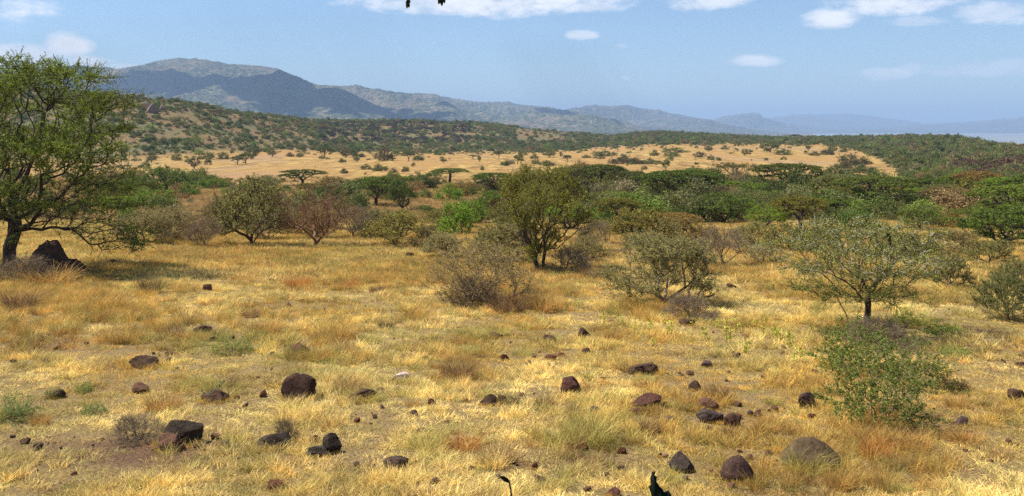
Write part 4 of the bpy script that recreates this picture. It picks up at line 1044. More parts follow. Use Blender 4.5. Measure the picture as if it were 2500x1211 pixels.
def tuft(seed, n, hgt, spread, lean, width, mat, name='tuft', curl=.5, droop=0.):
    """n curved blades growing from a disc"""
    rng = np.random.default_rng(seed)
    a = rng.uniform(0, 2*math.pi, n); r = np.sqrt(rng.uniform(0, 1, n))*spread
    B = np.stack([np.cos(a)*r, np.sin(a)*r, np.full(n, -.01)], 1)
    az = a+rng.normal(size=n)*.9; tl = np.abs(rng.normal(size=n))*lean+.05
    h = hgt*rng.uniform(.45, 1.1, n)
    d = np.stack([np.cos(az)*np.sin(tl), np.sin(az)*np.sin(tl), np.cos(tl)], 1)
    o = np.stack([np.cos(az), np.sin(az), np.zeros(n)], 1)
    side = np.stack([-np.sin(az+rng.normal(size=n)*1.2), np.cos(az), np.zeros(n)], 1); side = unit(side+rng.normal(size=(n, 3))*.5)
    rows = []
    K = 4
    for k in range(K):
        t = k/(K-1); p = B+d*(h*t)[:, None]+o*(h*curl*t*t*rng.uniform(.3, 1, n))[:, None]-np.array([0, 0, 1])*(h*(curl*.35+droop)*t*t)[:, None]
        p[:, 2] = np.maximum(p[:, 2], -.01+.012*t)
        wd = width*(1-t*.85)
        if k < K-1: rows += [p-side*wd*.5, p+side*wd*.5]
        else: rows += [p]
    V = np.stack(rows, 1); m = V.shape[1]; V = V.reshape(-1, 3); o_ = np.arange(n)[:, None]*m
    q = np.concatenate([o_+np.array([[2*k, 2*k+1, 2*k+3, 2*k+2]]) for k in range(K-2)]); tri = o_+np.array([[m-3, m-2, m-1]])
    return mesh_np(name, V, [q, tri], [mat])

def grass():
    rng = np.random.default_rng(90)
    P = []
    # 0-4 short mat, 5-8 medium, 9-12 tall, 13-14 fine far carpet
    for k in range(5): P.append(tuft(k, 62, .08, .11, 1.15, .0075, M_GRASS, curl=.7))
    for k in range(4): P.append(tuft(10+k, 55, .17, .08, .5, .0065, M_GRASS, curl=.6))
    for k in range(4): P.append(tuft(20+k, 60, .42, .12, .33, .008, M_GRASS, curl=.45, droop=.1))
    for k in range(3): P.append(tuft(30+k, 70, .28, .55, .5, .022, M_GRASS, curl=.5))
    pts = []; idx = []; scl = []; col = []
    straw = np.array([.84, .58, .15]); ochre = np.array([.62, .375, .09]); grn = np.array([.30, .30, .085]); pale = np.array([.95, .72, .26]); brn = np.array([.32, .185, .08]); orange = np.array([.50, .26, .07])
    TALL = [(120,760,330,75,1.),(60,800,140,60,1.),(60,690,140,50,1.),(430,790,190,36,.9),(700,640,330,34,.55),(960,680,200,52,.75),(1250,715,150,50,1.),(660,810,80,30,.8),(810,820,110,38,.8),(1000,790,110,34,.6),
            (620,620,520,20,.6),(430,590,240,22,.8),(1120,920,80,36,.9),(1700,640,260,26,.5),(1560,700,70,30,.3),(1760,660,180,28,.7),(2010,1160,260,60,1.),(2130,1150,200,70,.9),(2000,720,200,50,.5),(2000,850,160,34,.45),(1500,830,90,24,.6),
            (1440,1070,120,56,.8),(1300,1070,110,50,.45),(1480,960,110,20,.3),(1700,960,80,30,.55),(780,880,220,34,.55),(890,985,90,24,.6),(2150,1080,150,50,.8),(1620,1150,90,50,.5),(1990,640,300,30,.4),(2350,960,120,40,.5),(1380,670,120,34,.9),(1600,760,150,40,.7),(2360,720,180,40,.6),(300,830,200,30,.5),(2080,930,200,40,.4)]
    GREEN = [(560,850,160,34,.9),(760,890,200,36,.6),(520,950,120,40,.5),(1020,640,140,30,.5),(760,640,100,30,.6),(300,560,180,40,.7),(40,1020,80,50,.8),(2330,800,180,40,.7),(2400,730,140,50,.5),(1900,830,150,40,.3),(1500,1060,120,50,.5),(900,960,100,22,.6),(1600,1140,90,50,.5),(2050,1190,130,40,.6),(900,620,250,20,.35),(1230,840,400,40,.25),(640,1040,120,60,.3)]
    ORG = [(720,690,60,20,1.),(850,698,40,12,1.),(90,720,190,40,.6),(1000,590,150,20,.4),(500,610,150,30,.5),(1440,670,80,24,.7),(1230,700,160,60,.6),(2180,1090,100,40,.7),(580,685,60,12,.8),(1250,740,130,30,.7),(1120,915,90,36,.8),(1750,650,200,30,.5),(2120,1180,260,40,.4),(430,600,160,20,.5)]
    def blob(L, px, py):
        v = np.zeros_like(px)
        for (a, b, rx, ry, s) in L: v = np.maximum(v, s*np.exp(-(((px-a)/rx)**2+((py-b)/ry)**2)*.9))
        return v
    zones = [(6.5, 16, 78, 0), (16, 30, 38, 1), (30, 70, 13, 2), (70, 210, 1.3, 3)]
    for (y0, y1, dens, z) in zones:
        area = (y1*y1-y0*y0)/2*1.36; n = int(area*dens)
        y = np.sqrt(rng.uniform(y0*y0, y1*y1, n)); x = rng.uniform(-.68, .68, n)*y
        px, py = pix(x, y); zz = H(x, y)
        b = bare_f(px, py); cl = fbm(x*1.1, y*1.1, 3, 40); c2 = fbm(x*.35, y*.35, 3, 60)
        tl = blob(TALL, px, py)*(.45+1.0*vn(x*1.3, y*1.3, 44)); gr = blob(GREEN, px, py)*(.5+vn(x*2, y*2, 45)); og = blob(ORG, px, py)
        keep = rng.uniform(0, 1, n) > np.clip(b*.62+np.clip((cl-.50)*4, 0, .55)*(tl < .3), 0, .93)
        if z == 3: keep &= ~((py < 470) & plain_mask(px, py)[0] & (rng.uniform(0, 1, n) < .8))
        x, y, zz, px, py, b, cl, c2, tl, gr, og = [q[keep] for q in (x, y, zz, px, py, b, cl, c2, tl, gr, og)]; n = len(x)
        med = (cl < .47) & (rng.uniform(0, 1, n) < .65); tall = rng.uniform(0, 1, n) < np.clip((tl-.35)*1.6, 0, .75)
        k = rng.integers(0, 5, n); k = np.where(med, 5+rng.integers(0, 4, n), k); k = np.where(tall, 9+rng.integers(0, 4, n), k)
        s = rng.uniform(.75, 1.25, n)*[1., 1.25, 1.5, 2.2][z]
        s = np.where(tall, rng.uniform(.6, 1.1, n)*[.62, .88, .95, 1.0][z], s)
        if z >= 2:
            k = np.where(tall | (rng.uniform(0, 1, n) < .3), k, 13+rng.integers(0, 3, n)); s = np.where(k >= 13, rng.uniform(.5, 1., n)*(1 if z == 2 else 2.2), s)
        c = straw[None]*np.ones((n, 1))
        def mixin(c, t, f): f = np.clip(f, 0, 1)[:, None]; return c*(1-f)+t[None]*f
        c = mixin(c, pale, (c2-.36)*2.6*(~tall)); c = mixin(c, ochre, (.52-c2)*3.2+(vn(x*.9, y*.5, 83) > .66)*.5); c = mixin(c, ochre, tall*.75)
        c = mixin(c, orange, og*rng.uniform(.3, 1.1, n)); c = mixin(c, grn, gr*rng.uniform(.2, 1.2, n)+.55*(rng.uniform(0, 1, n) < .07))
        c = mixin(c, brn, (rng.uniform(0, 1, n) < .10)*.8+b*.5)
        if z >= 2: c = mixin(c, ochre, np.full(n, .3))
        c = mixin(c, grn*1.3, (rng.uniform(0, 1, n) < .22)*.6)
        if z == 3: c = c*.8; c = mixin(c, np.array([.34, .20, .10]), np.full(n, .5))
        c = c*rng.uniform(.62, 1.22, n)[:, None]*(.72+.52*vn(x*1.7, y*.9, 71))[:, None]*1.03
        pts.append(np.stack([x, y, zz], 1)); idx.append(k); scl.append(np.stack([s, s, s*rng.uniform(.8, 1.2, n)], 1)); col.append(np.concatenate([c, np.ones((n, 1))], 1))
    RP = np.array(ROCKPOS); RP = RP[RP[:, 1] < 32]; m = np.repeat(np.arange(len(RP)), 9); a = rng.uniform(-2.9, -.2, len(m))
    rr = RP[m, 2]*rng.uniform(.42, .62, len(m)); x = RP[m, 0]+np.cos(a)*rr; y = RP[m, 1]+np.sin(a)*rr*.9
    sz = np.clip(RP[m, 2]*1.6, .35, .85)*rng.uniform(.7, 1.2, len(m)); c = (straw[None]*.55+ochre[None]*.45)*rng.uniform(.6, 1.15, len(m))[:, None]
    pts.append(np.stack([x, y, H(x, y)], 1)); idx.append(rng.integers(5, 9, len(m))); scl.append(np.stack([sz*.7, sz*.7, sz], 1)); col.append(np.concatenate([c, np.ones((len(m), 1))], 1))
    pts = np.concatenate(pts); idx = np.concatenate(idx); scl = np.concatenate(scl); col = np.concatenate(col)
    rot = np.stack([np.zeros(len(pts)), np.zeros(len(pts)), rng.uniform(0, 6.28, len(pts))], 1)
    print('grass tufts', len(pts))
    scatter('dry_grass', pts, rot, scl, idx, col, P, 'straw coloured dry grass covering the slope')
grass()

def gravel():
    rng = np.random.default_rng(5); P = [rock_mesh(1400+k, 1, .8, .6, 2) for k in range(5)]
    m, nt, out = mat_base('gravel_stone'); a = nd(nt, 'ShaderNodeAttribute'); a.attribute_type = 'INSTANCER'; a.attribute_name = 'gcol'
    b = nd(nt, 'ShaderNodeBsdfPrincipled', inp={'Roughness': .9}); nt.links.new(a.outputs['Color'], b.inputs['Base Color']); nt.links.new(b.outputs[0], out.inputs[0])
    for q in P: q.materials.clear(); q.materials.append(m)
    n = 16000; y = np.sqrt(rng.uniform(49, 45*45, n)); x = rng.uniform(-.66, .66, n)*y; px, py = pix(x, y)
    w = fbm(x*.8, y*.8, 3, 88)+bare_f(px, py)*.6
    keep = w > rng.uniform(.45, .85, n); x = x[keep]; y = y[keep]; n = len(x)
    s = np.exp(rng.normal(math.log(.03), .45, n)); s = np.minimum(s, .085)
    c = np.array([RD, DK, BR, (.12, .075, .055)])[rng.integers(0, 4, n)]*rng.uniform(.8, 1.8, n)[:, None]
    scatter('gravel', np.stack([x, y, H(x, y)+s*.1], 1), np.stack([x*0, x*0, rng.uniform(0, 6, n)], 1), np.stack([s, s, s*.8], 1), rng.integers(0, 5, n), np.concatenate([c, np.ones((n, 1))], 1), P, 'small reddish brown stones strewn through the grass')
gravel()

# ------------------------------------------------------------------ clumps, weeds and other single plants
def clump_proto(kind, seed, n, hgt, spread, lean, width, curl=.5, droop=.1):
    root = bpy.data.objects.new('grass_clump', tuft(seed, n, hgt, spread, lean, width, M_GRASS_O, 'grass_clump', curl, droop))
    return root
CL = [clump_proto('c', 400+k, 420, .42, .24, .5, .008) for k in range(4)]
OC = (.50, .30, .085); OR = (.54, .25, .065); BN = (.26, .155, .075); SG = (.50, .42, .12); DKG = (.20, .15, .06)
CG = 'tall tussocks of dry grass'
CLUMPS = [(650,822,100,44,OC,'ochre tussock right of the low reddish rock at left'),(820,838,130,54,OC,'wide ochre tussock left of centre with brown base'),(1120,934,120,66,BN,'round brown orange tussock alone at centre'),
 (1440,1098,190,96,SG,'largest greenish yellow tussock around a dark hollow, bottom centre'),(1592,1066,80,54,BN,'small brown tussock right of the largest greenish one'),(358,722,80,66,DKG,'dark shaded tussock in the big acacia shadow'),
 (582,692,70,24,OC,'low ochre tussock beyond the big shadow'),(722,708,95,42,OR,'bright orange tussock, wider of two left of centre'),(852,708,56,26,OR,'bright orange tussock, smaller of two left of centre'),
 (1330,768,120,66,OC,'ochre tussock at the right end of the thick grass mass'),(1240,770,130,72,BN,'brown tussock in the thick grass mass'),(1452,686,76,38,BN,'brown tussock just right of the middle tree'),
 (1240,992,90,36,DKG,'dull dry tussock over the dark wedge shaped rock'),(1758,978,90,48,BN,'brown wispy tussock above the piled rocks'),(2345,958,80,44,BN,'brown tussock right of the leafy shrub'),
 (890,990,110,36,SG,'yellow tussock in front of the long low rock'),(1500,836,70,30,OC,'ochre tussock right of the upright dark rock'),(90,1045,70,40,OC,'ochre tussock beside the blue green herb'),
 (1985,1170,150,90,SG,'yellow tussock in front of the grey dome boulder'),(2150,1130,110,70,OR,'orange tussock right of the grey dome boulder'),(2060,1205,110,60,OC,'ochre tussock at the bottom below the dome boulder'),(1640,1190,80,50,SG,'yellow green tussock below the pointed brown rock'),
 (2000,950,80,44,OC,'ochre tussock behind the brown lumpy rock'),(940,808,60,36,DKG,'dark tussock left of the low dark centre rock'),(1130,745,90,46,BN,'brown tussock under the pale thorn bush'),(100,705,170,70,OC,'tall ochre tussock in front of the earth mound'),
 (250,760,130,50,OC,'broad ochre tussock at left below the big shadow'),(30,760,120,70,BN,'brown tussock at the left edge under the acacia'),(1700,768,70,42,BN,'brown tussock by the dead twig tangle')]
for i, (px, py, w, h, c, lb) in enumerate(CLUMPS):
    x, y, z = hit(px, py-4); o = bpy.data.objects.new('grass_clump', CL[i % 4].data); COL.objects.link(o)
    s = w/F*y/.85; sh = h/F*y/.40; o.location = (x, y+.25*w/F*y, z); o.scale = (s, s, sh); o.rotation_euler = (0, 0, _r.uniform(0, 6)); o.color = (*c, 1)
    o['label'] = lb; o['category'] = 'grass tussock'; o['group'] = CG

def more_tussocks():
    rng = np.random.default_rng(31); k = 0
    areas = [(150,740,380,90),(700,640,420,60),(980,690,260,60),(450,820,380,60),(900,850,420,60),(1500,700,500,70),(2100,720,350,60),(1450,980,500,120),(600,930,420,70),(2150,1080,260,110),(1250,1120,500,90)]
    while k < 110:
        a, b, rx, ry = areas[int(rng.integers(0, len(areas)))]; px = a+rng.normal()*rx*.5; py = b+rng.normal()*ry*.5
        if not (0 < px < 2500 and 615 < py < 1205): continue
        x, y, z = hit(px, py); w = rng.uniform(.28, .75); h = w*rng.uniform(.32, .6)
        o = bpy.data.objects.new('grass_clump', CL[k % 4].data); COL.objects.link(o); o.location = (x, y, z-.01); o.scale = (w/.85, w/.85, h/.40); o.rotation_euler = (0, 0, rng.uniform(0, 6.3))
        c = [OC, OC, SG, BN, (.44, .29, .11), OR][int(rng.choice(6, p=[.3, .2, .2, .12, .13, .05]))]; o.color = (*c, 1)
        o['label'] = 'low loose tuft of dry grass standing a little above the straw around it'; o['category'] = 'grass tussock'; o['group'] = 'low loose tufts in the straw'; k += 1
more_tussocks()

def weed_mesh(seed):
    rng = np.random.default_rng(seed); A = []; B = []; C = []; D = []
    for s in range(rng.integers(2, 5)):
        b = rng.normal(size=3)*[.035, .035, 0]; t = b+[rng.normal()*.03, rng.normal()*.03, rng.uniform(.28, .42)]
        A.append(b); B.append(t)
        for k in range(13):
            u = rng.uniform(.15, 1); a = rng.uniform(0, 6.28); C.append(b+(t-b)*u); D.append([math.cos(a), math.sin(a), .9*rng.uniform(-.4, 1.2)])
    A = np.array(A); B = np.array(B); C = np.array(C); D = np.array(D)
    st = tubes(A, B, np.full(len(A), .005), np.full(len(A), .003), 5); lf = leaves(C, D, rng.uniform(.06, .10, len(C)), .034, rng)
    return st, lf
for k in range(4):
    st, lf = weed_mesh(500+k); PROTO.setdefault('weed', []).append(make_root('weed', 'weed', [st], [lf], M_BARKG, stem='stem', crn='leaves'))
WD = [(1402,748,22),(1414,750,16),(1423,749,18),(1470,798,42),(1486,770,16),(1510,775,20),(1522,800,28),(1549,816,38),(1591,806,32),(1597,848,26),(1634,826,44),(1642,822,40),(1723,832,40),(1783,838,46),(1798,812,36),(1806,806,28),(1820,868,44),(1842,800,24),(1866,826,44),(1884,830,46),(1901,836,44),(1933,850,44),(1936,893,50),(1981,822,36),(1870,790,24),(1750,800,26),(1690,800,24),(2040,800,26),(1774,796,22),(1960,880,36)]
for i, (px, py, h) in enumerate(WD):
    place('weed', px, py, h*.45, h, (.20, .23, .055), 'yellow green leafy weed stalk standing in the dry grass right of centre', 'plant', 'yellow green weed stalks right of centre', i % 4, None)

# leafy twig lying across the black rock
def fallen_twig():
    rng = np.random.default_rng(3); x, y, z = hit(505, 985)
    A = np.array([[-.05, 0, .0], [.03, .05, .12], [.12, .1, .2], [.03, .05, .12]]); B = np.array([[.03, .05, .12], [.12, .1, .2], [.2, .12, .30], [-.12, .1, .17]])
    st = tubes(A, B, np.full(4, .005), np.full(4, .003), 5)
    i = rng.integers(1, 4, 26); t = rng.uniform(0, 1, 26)[:, None]; C = A[i]*(1-t)+B[i]*t
    lf = leaves(C, rng.normal(size=(26, 3)), .05, .022, rng)
    r = link('fallen_twig', None, loc=(x, y-.02, z), label='leafy twig lying over the nearly black rock', cat='twig')
    V, f = join([st]); link('stem', mesh_np('stem', V, f, [M_BARKG]), r); V, f = join([lf]); c = link('leaves', mesh_np('leaves', V, f, [M_LEAF]), r); c.color = (.22, .25, .14, 1)
fallen_twig()

# ------------------------------------------------------------------ belt fill: individual bushes and small trees
def belt():
    rng = np.random.default_rng(66); made = 0; tries = 0; occ = [(t[0], t[1], t[2], t[3], t[6]) for t in TAKEN]
    named = [t for t in TAKEN if t[4]]
    seen = {}
    cand = []
    while made < 275 and tries < 14000:
        tries += 1
        y = rng.uniform(50, 205); px = rng.uniform(260, 2560); x = (px-1250)/F*y
        p_, py = pix(np.array([x]), np.array([y])); py = float(py[0])
        inpl, up, lo = plain_mask(np.array([px]), np.array([py])); lo = float(lo[0])
        if py < lo-4: continue
        dens = np.interp(px, [260, 420, 560, 900, 1150, 1400, 1600, 2500], [.8, .5, .35, .38, .4, .55, .7, .85])*(.7 if y > 150 else 1)
        if px < 1400 and y < 56: dens *= .6
        if rng.uniform() > dens: continue
        w = rng.uniform(2.4, 5.6)*(1.0 if px > 1400 else .8)
        if any(math.hypot(x-a, y-b) < (w*.5+c)*.55 for a, b, c in cand): continue
        # keep the faces of the named trees free
        wp = w/y*F; hp = wp*rng.uniform(.42, .66)
        blocked = False
        for (tx, ty, tw, thh, tyy) in occ:
            if tyy > y and abs(px-tx) < (tw*.42+wp*.3) and abs((py-hp*.5)-ty) < thh*.5+hp*.42: blocked = True; break
        if blocked: continue
        cand.append((x, y, w*.5)); made += 1
        r = rng.uniform()
        if px > 1400: kind = 'shrub' if r < .3 else 'round' if r < .45 else 'umbrella' if r < .88 else 'olive'
        else: kind = 'shrub' if r < .38 else 'round' if r < .52 else 'umbrella' if r < .6 else 'olive' if r < .72 else 'thorn' if r < .9 else 'greybare'
        if px < 1400 and y < 80 and kind in ('shrub', 'umbrella'): kind = 'thorn'
        cols_ = [('dark green', (.045, .07, .018)), ('mid green', (.065, .095, .024)), ('olive', (.085, .09, .028)), ('grey green', (.085, .095, .05)), ('fresh green', (.08, .13, .025)), ('brownish', (.12, .09, .04))]
        pr = [.16, .26, .28, .12, .10, .08] if px > 1400 else [.12, .2, .2, .28, .06, .14]
        cn, cc = cols_[int(rng.choice(6, p=pr))]
        nm = {'shrub': 'bush', 'thorn': 'thorn bush', 'greybare': 'leafless bush'}.get(kind, 'thorn tree'); cat = 'bush' if 'bush' in nm else 'tree'
        # neighbour-based description
        best = sorted(named, key=lambda t: abs(t[0]-px)/1.0+abs(t[1]-(py-hp/2))*1.6)[:2]
        def rel(t):
            dx = px-t[0]; dy = py-(t[1]+t[3]*.5)
            if abs(dx) > abs(dy)*1.5: return 'right of' if dx > 0 else 'left of'
            return 'in front of' if dy > 0 else 'behind'
        base = f'{cn} {nm} {rel(best[0])} the {best[0][4]}'
        if base in seen: base = f'{cn} {nm} between the {best[0][4]} and the {best[1][4]}'
        if len(base.split()) > 16: base = base.replace('the reddish leafless tree', 'the reddish tree').replace('green belt', 'belt').replace('and the ', 'and ')
        seen[base] = seen.get(base, 0)+1
        place(kind, px, py, wp, hp*(1.15 if kind != 'shrub' else 1), cc, base, cat, 'bushes in the green belt' if cat == 'bush' else 'small trees in the green belt', None, None, at=(x, y, float(H(x, y))))
    print('belt', made, tries, 'shared', sum(1 for v in seen.values() if v > 1))
belt()

# ------------------------------------------------------------------ scrub on the hills (uncountable)
def farbush(seed, mat, W=4.2, Hh=2.7, n=420, leaf=.42):
    rng = np.random.default_rng(seed); K = 14
    d = unit(rng.normal(size=(K, 3))); d[:, 2] = np.abs(d[:, 2]); c = d*(rng.uniform(.3, 1, K)**.5)[:, None]*[W*.38, W*.38, Hh*.72]
    i = rng.integers(0, K, n); C = c[i]+rng.normal(size=(n, 3))*[.32, .32, .22]+[0, 0, .15]; C[:, 2] = np.maximum(C[:, 2], .0)
    V, f = leaves(C, unit(rng.normal(size=(n, 3)))+unit(C)*.5, leaf*rng.uniform(.6, 1.2, n), leaf*.6, rng)
    return mesh_np('scrub', V, f, [mat])
def scrub():
    rng = np.random.default_rng(123); P = [farbush(700+k, M_LEAF_I, Hh=[2.7, 2.2, 3.0, 1.7, 3.4][k % 5]) for k in range(7)]+[farbush(720+k, M_LEAF_I, Hh=2.6, n=2600, leaf=.17) for k in range(4)]
    n = 82000+7000
    y = np.concatenate([np.sqrt(rng.uniform(60**2, 1180**2, 82000)), np.sqrt(rng.uniform(60**2, 236**2, 7000))]); px = rng.uniform(-250, 2700, n); x = (px-1250)/F*y
    z = H(x, y); py = HZ-F*z/y
    pl, up, lo = plain_mask(px, py)
    hill = py <= up; belt_ = (py >= lo) & (y < 230)
    p = np.zeros(n)
    c1 = fbm(x*.018, y*.018, 3, 200); c2 = fbm(x*.06, y*.06, 2, 210)
    left = px < 760
    dl = np.clip((up-py)/70, 0, 1)
    p = np.where(hill, np.where(left, .42+.6*dl+(c1-.5)*1.3, .85+(c1-.5)*.8), p)
    p = np.where(hill, p*np.clip(.62+2.4*(c2-.36), .3, 1.15), p)
    p = np.where(hill & (px > 1260) & (px < 1400) & (py > 312) & (py < 345), .12, p)
    p = np.where(hill & (px > 1500), .95+(c1-.5)*.5, p)
    p = np.where(hill & (px > 2050) & (px < 2240) & (py > 380), .75, p)
    p = np.where(pl, np.where((c2 > .64) & (px > 1450), .06, .012), p)
    edge = pl & ((np.abs(py-lo) < 18) | (np.abs(py-up) < 7)); p = np.where(edge, np.where(c2 > .5, .35, .06), p)
    p = np.where(belt_, np.where(px > 1400, np.where(y > 150, .2, .6), .07+(c2-.5)*.5), p)
    p = np.where((~hill) & (~pl) & (~belt_) & (y >= 230), np.where(px > 2150, .9, .02), p)
    p = np.where((px < 1400) & (y < 90), .12, p); p = np.where(y < 66, 0, p)
    keep = rng.uniform(0, 1, n) < p*.85
    x, y, z, px, py, c1, left = [q[keep] for q in (x, y, z, px, py, c1, left)]; n = len(x)
    s = np.exp(rng.normal(-.06, .48, n))*np.where(y < 230, .62, 1.)*np.where(left, .85, .95)
    s = np.minimum(s, 1.9)*.88*np.where(plain_mask(px, py)[0], .6, 1)
    cols_ = np.array([(.045, .062, .022), (.06, .078, .028), (.08, .088, .034), (.075, .08, .042), (.085, .12, .03), (.11, .08, .045), (.10, .09, .06)])
    k = np.array([rng.choice(7, p=[.2, .25, .2, .15, .06, .07, .07]) for _ in range(n)])
    c3 = fbm(x*.008, y*.008, 3, 300)
    c = cols_[k]*rng.uniform(.8, 1.25, n)[:, None]*2.05*np.array([1.15, 1.03, .72])
    rb = (px > 2330) & (py > 395) & (py < 470) & (rng.uniform(0, 1, n) < .45); c[rb] = (.15, .085, .05)
    mr = (px > 780) & (px < 1150) & (py > 300) & (py < 350) & (rng.uniform(0, 1, n) < .5); c[mr] = np.array((.095, .075, .055))
    rg_ = rng.uniform(0, 6.28, n)
    print('scrub', n)
    scatter('scrub', np.stack([x, y, z-.1], 1), np.stack([x*0, x*0, rg_], 1), np.stack([s, s, s*rng.uniform(.7, 1.15, n)], 1), np.where(y < 230, 7+rng.integers(0, 4, n), rng.integers(0, 7, n)), np.concatenate([c, np.ones((n, 1))], 1), P, 'dense green bushes covering hills and rises')
scrub()

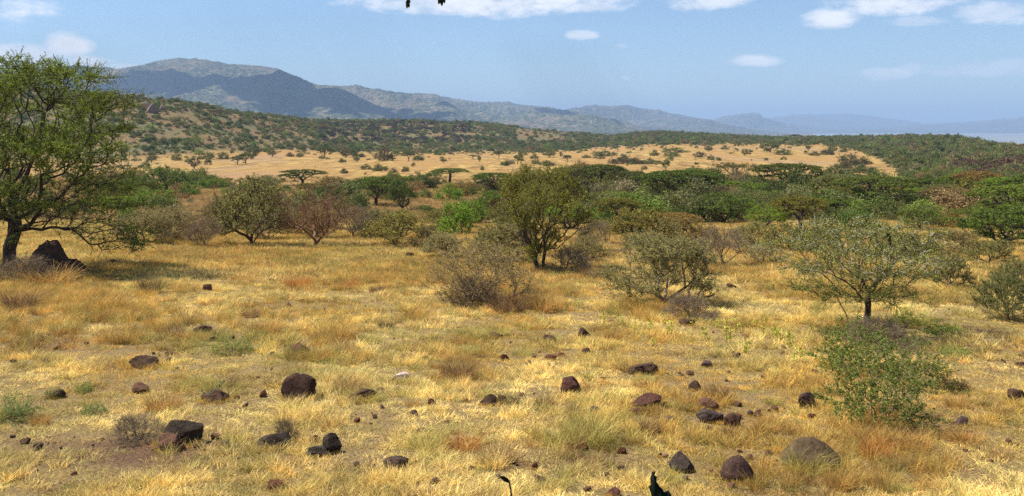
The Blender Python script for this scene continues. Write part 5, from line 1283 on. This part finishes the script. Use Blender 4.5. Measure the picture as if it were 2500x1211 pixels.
# ------------------------------------------------------------------ the tree the viewer stands under, and the two dark plants close by
def near_things():
    rng = np.random.default_rng(17)
    def fleaf(c, d, n_, l, w, th=0):
        """broad rounded leaf, 8 points"""
        d = unit(np.array(d, float)); s = unit(np.cross(d, n_)); t = np.linspace(0, 1, 7)
        prof = np.sin(np.pi*t**.8)*w*.5; prof[0] = .003; prof[-1] = .0
        ctr = np.array(c)[None]+d[None]*(t*l)[:, None]+np.array([0, 0, -1.])[None]*(t*t*l*.12)[:, None]
        V = np.concatenate([ctr-s*prof[:, None], ctr+s*prof[:, None]]); f = np.array([[i, i+1, i+8, i+7] for i in range(6)]); return V, f
    root = link('shade_tree', None, loc=(-1.2, -3.5, float(H(-1.2, 1.5))), label='two dark leafy twigs of an overhanging tree, hanging into the top edge', cat='tree')
    zb = root.location.z
    def loc(p): return np.array(p)-np.array([-1.2, -3.5, zb])
    T = []
    # crown overhead (behind and above the viewer)
    for k in range(150):
        a = rng.uniform(0, 6.28); r_ = math.sqrt(rng.uniform(0, 1))*3.2
        T.append(loc([-1.0+r_*math.cos(a), -1.6+r_*math.sin(a)*.9, 2.6+rng.uniform(0, 1.8)]))
    yv = 3.0
    ends = [((996-1250)/F*yv, yv, (HZ+130)/F*yv), ((1078-1250)/F*yv, yv, (HZ+130)/F*yv)]
    T = [t for t in T]
    g = Grow(rng, [tuple(loc([-1.2, -3.5, zb-.2])), tuple(loc([-1.15, -3.5, .2])), tuple(loc([-1.1, -3.3, 1.4])), tuple(loc([-1.0, -2.6, 2.3])), tuple(loc([-.8, -1.2, 2.6])), tuple(loc([-.6, .4, 2.4])), tuple(loc([-.45, 1.8, 1.9])), tuple(loc([-.32, 2.9, 1.25]))], lift=.1, wpath=.4, seg=.4, jit=.08)
    g.add(np.array(T+[loc(e) for e in ends]), 1)
    wd = g.wood(.006, .5, .2); A, B = g.fine(.012); S, E = sprays(A, B, rng, 5, .3, 1.1, 0); q = np.minimum(S[:, 2], E[:, 2])+zb > 1.15; S, E = S[q], E[q]
    lf = leaf_on(S, E, rng, 6, .08, .045, .4)
    # hanging sprays
    parts = []; st = []
    for e, spec in zip(ends, ([(0, -14, 10), (-8, -16, 7), (8, -13, 7), (-4, -22, 9), (4, -22, 8), (0, -4, 9)], [(-8, -8, 12), (0, -8, 12), (9, -6, 12), (14, -2, 10), (-4, -2, 10), (1, -16, 9)])):
        e = np.array(e); sc = yv/F; bot = e+[0, 0, -127*sc]
        st.append(tubes(np.array([loc(e)]), np.array([loc(bot)]), np.array([.0035]), np.array([.0018]), 5))
        for (dx, dz, l) in spec:
            c = e+np.array([dx*sc*.15, 0, (dz-109)*sc-.008]); d = np.array([dx*.05, rng.normal()*.2, -1.0])
            parts.append(fleaf(loc(c), d, np.array([.1, -1, .1]), l*sc*1.5, l*sc*.85))
    V, f = join(wd+st); link('trunk', mesh_np('shade_trunk', V, f, [M_BARK]), root)
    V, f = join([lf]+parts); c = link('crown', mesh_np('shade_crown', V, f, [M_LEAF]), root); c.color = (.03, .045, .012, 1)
    # stalk with one leaf; tree shade painted in as near black leaf colour
    y0 = 3.2; s = y0/F
    def W(px, py, y=y0): return np.array([(px-1250)/F*y, y, -(py-HZ)/F*y])
    base = W(1252, 1290); zg = float(H(base[0], y0)); b0 = np.array([base[0]+.02, y0, zg-.02])
    r = link('stalk', None, loc=b0, label='thin dark stalk bent over at its tip, bottom edge left of the dark leaf', cat='plant')
    P_ = [b0, W(1250, 1230), W(1247, 1195), W(1243, 1176)]
    V, f = join([tubes(np.array(P_[:-1])-b0, np.array(P_[1:])-b0, np.array([.006, .004, .0035]), np.array([.004, .0035, .004]), 6)]); link('stem', mesh_np('stalk_stem', V, f, [M_BARK]), r)
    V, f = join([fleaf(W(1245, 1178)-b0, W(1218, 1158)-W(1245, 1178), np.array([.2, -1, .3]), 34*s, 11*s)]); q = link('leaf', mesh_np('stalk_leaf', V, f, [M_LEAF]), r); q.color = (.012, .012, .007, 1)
    # big succulent-like leaf, thick flat lobed blade, shade baked into its near black colour
    out = [(1612,1262),(1596,1225),(1584,1190),(1590,1183),(1588,1174),(1592,1153),(1600,1152),(1597,1160),(1603,1165),(1602,1175),(1612,1190),(1618,1195),(1622,1203),(1632,1199),(1638,1206),(1640,1225),(1636,1262)]
    o2 = np.array([W(a, b) for a, b in out]); bx = W(1618, 1262); zg = float(H(bx[0], y0)); b0 = np.array([bx[0], y0, zg])
    n = len(o2); th = .012
    V = np.concatenate([o2-b0+[0, -th/2, 0], o2-b0+[0, th/2, 0]])
    quads = np.array([[i, (i+1) % n, (i+1) % n+n, i+n] for i in range(n)])
    r = link('dark_plant', None, loc=b0, label='dark fleshy lobed leaf sticking up at the bottom edge, right of the thin stalk', cat='plant')
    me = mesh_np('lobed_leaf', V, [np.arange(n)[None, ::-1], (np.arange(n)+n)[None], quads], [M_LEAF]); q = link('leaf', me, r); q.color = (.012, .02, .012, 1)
    bt = (W(1624, 1262)-b0)
    V, f = join([tubes(np.array([[0, 0, -.03]]), np.array([bt+[0, 0, .02]]), np.array([.02]), np.array([.016]), 7)]); link('stem', mesh_np('dark_stem', V, f, [M_BARK]), r)
near_things()

# prototypes that were never placed must not stay in the scene
for kind, lst in PROTO.items():
    for i, (root, w0, h0) in enumerate(lst):
        if kind.startswith('heroL'): continue
        if (kind, i) not in used:
            for c in list(root.children): bpy.data.objects.remove(c)
            bpy.data.objects.remove(root)

# ------------------------------------------------------------------ haze: one box of even thin air
def haze():
    x0, x1, y0, y1, z0, z1 = -30000, 30000, -28000, 29000, -50, 640
    V = np.array([(x, y, z) for z in (z0, z1) for y in (y0, y1) for x in (x0, x1)], float)
    Fq = np.array([[0, 2, 3, 1], [4, 5, 7, 6], [0, 1, 5, 4], [2, 6, 7, 3], [0, 4, 6, 2], [1, 3, 7, 5]])
    m, nt, out = mat_base('haze_air'); pv = nd(nt, 'ShaderNodeVolumePrincipled', inp={'Density': 1.08e-4, 'Color': (.475, .67, .955, 1), 'Anisotropy': .0}); nt.links.new(pv.outputs[0], out.inputs['Volume'])
    m.volume_intersection_method = 'FAST' if hasattr(m, 'volume_intersection_method') else None
    link('haze', mesh_np('haze', V, Fq, [m]), label='thin blue haze over the whole valley', kind='stuff')
haze()
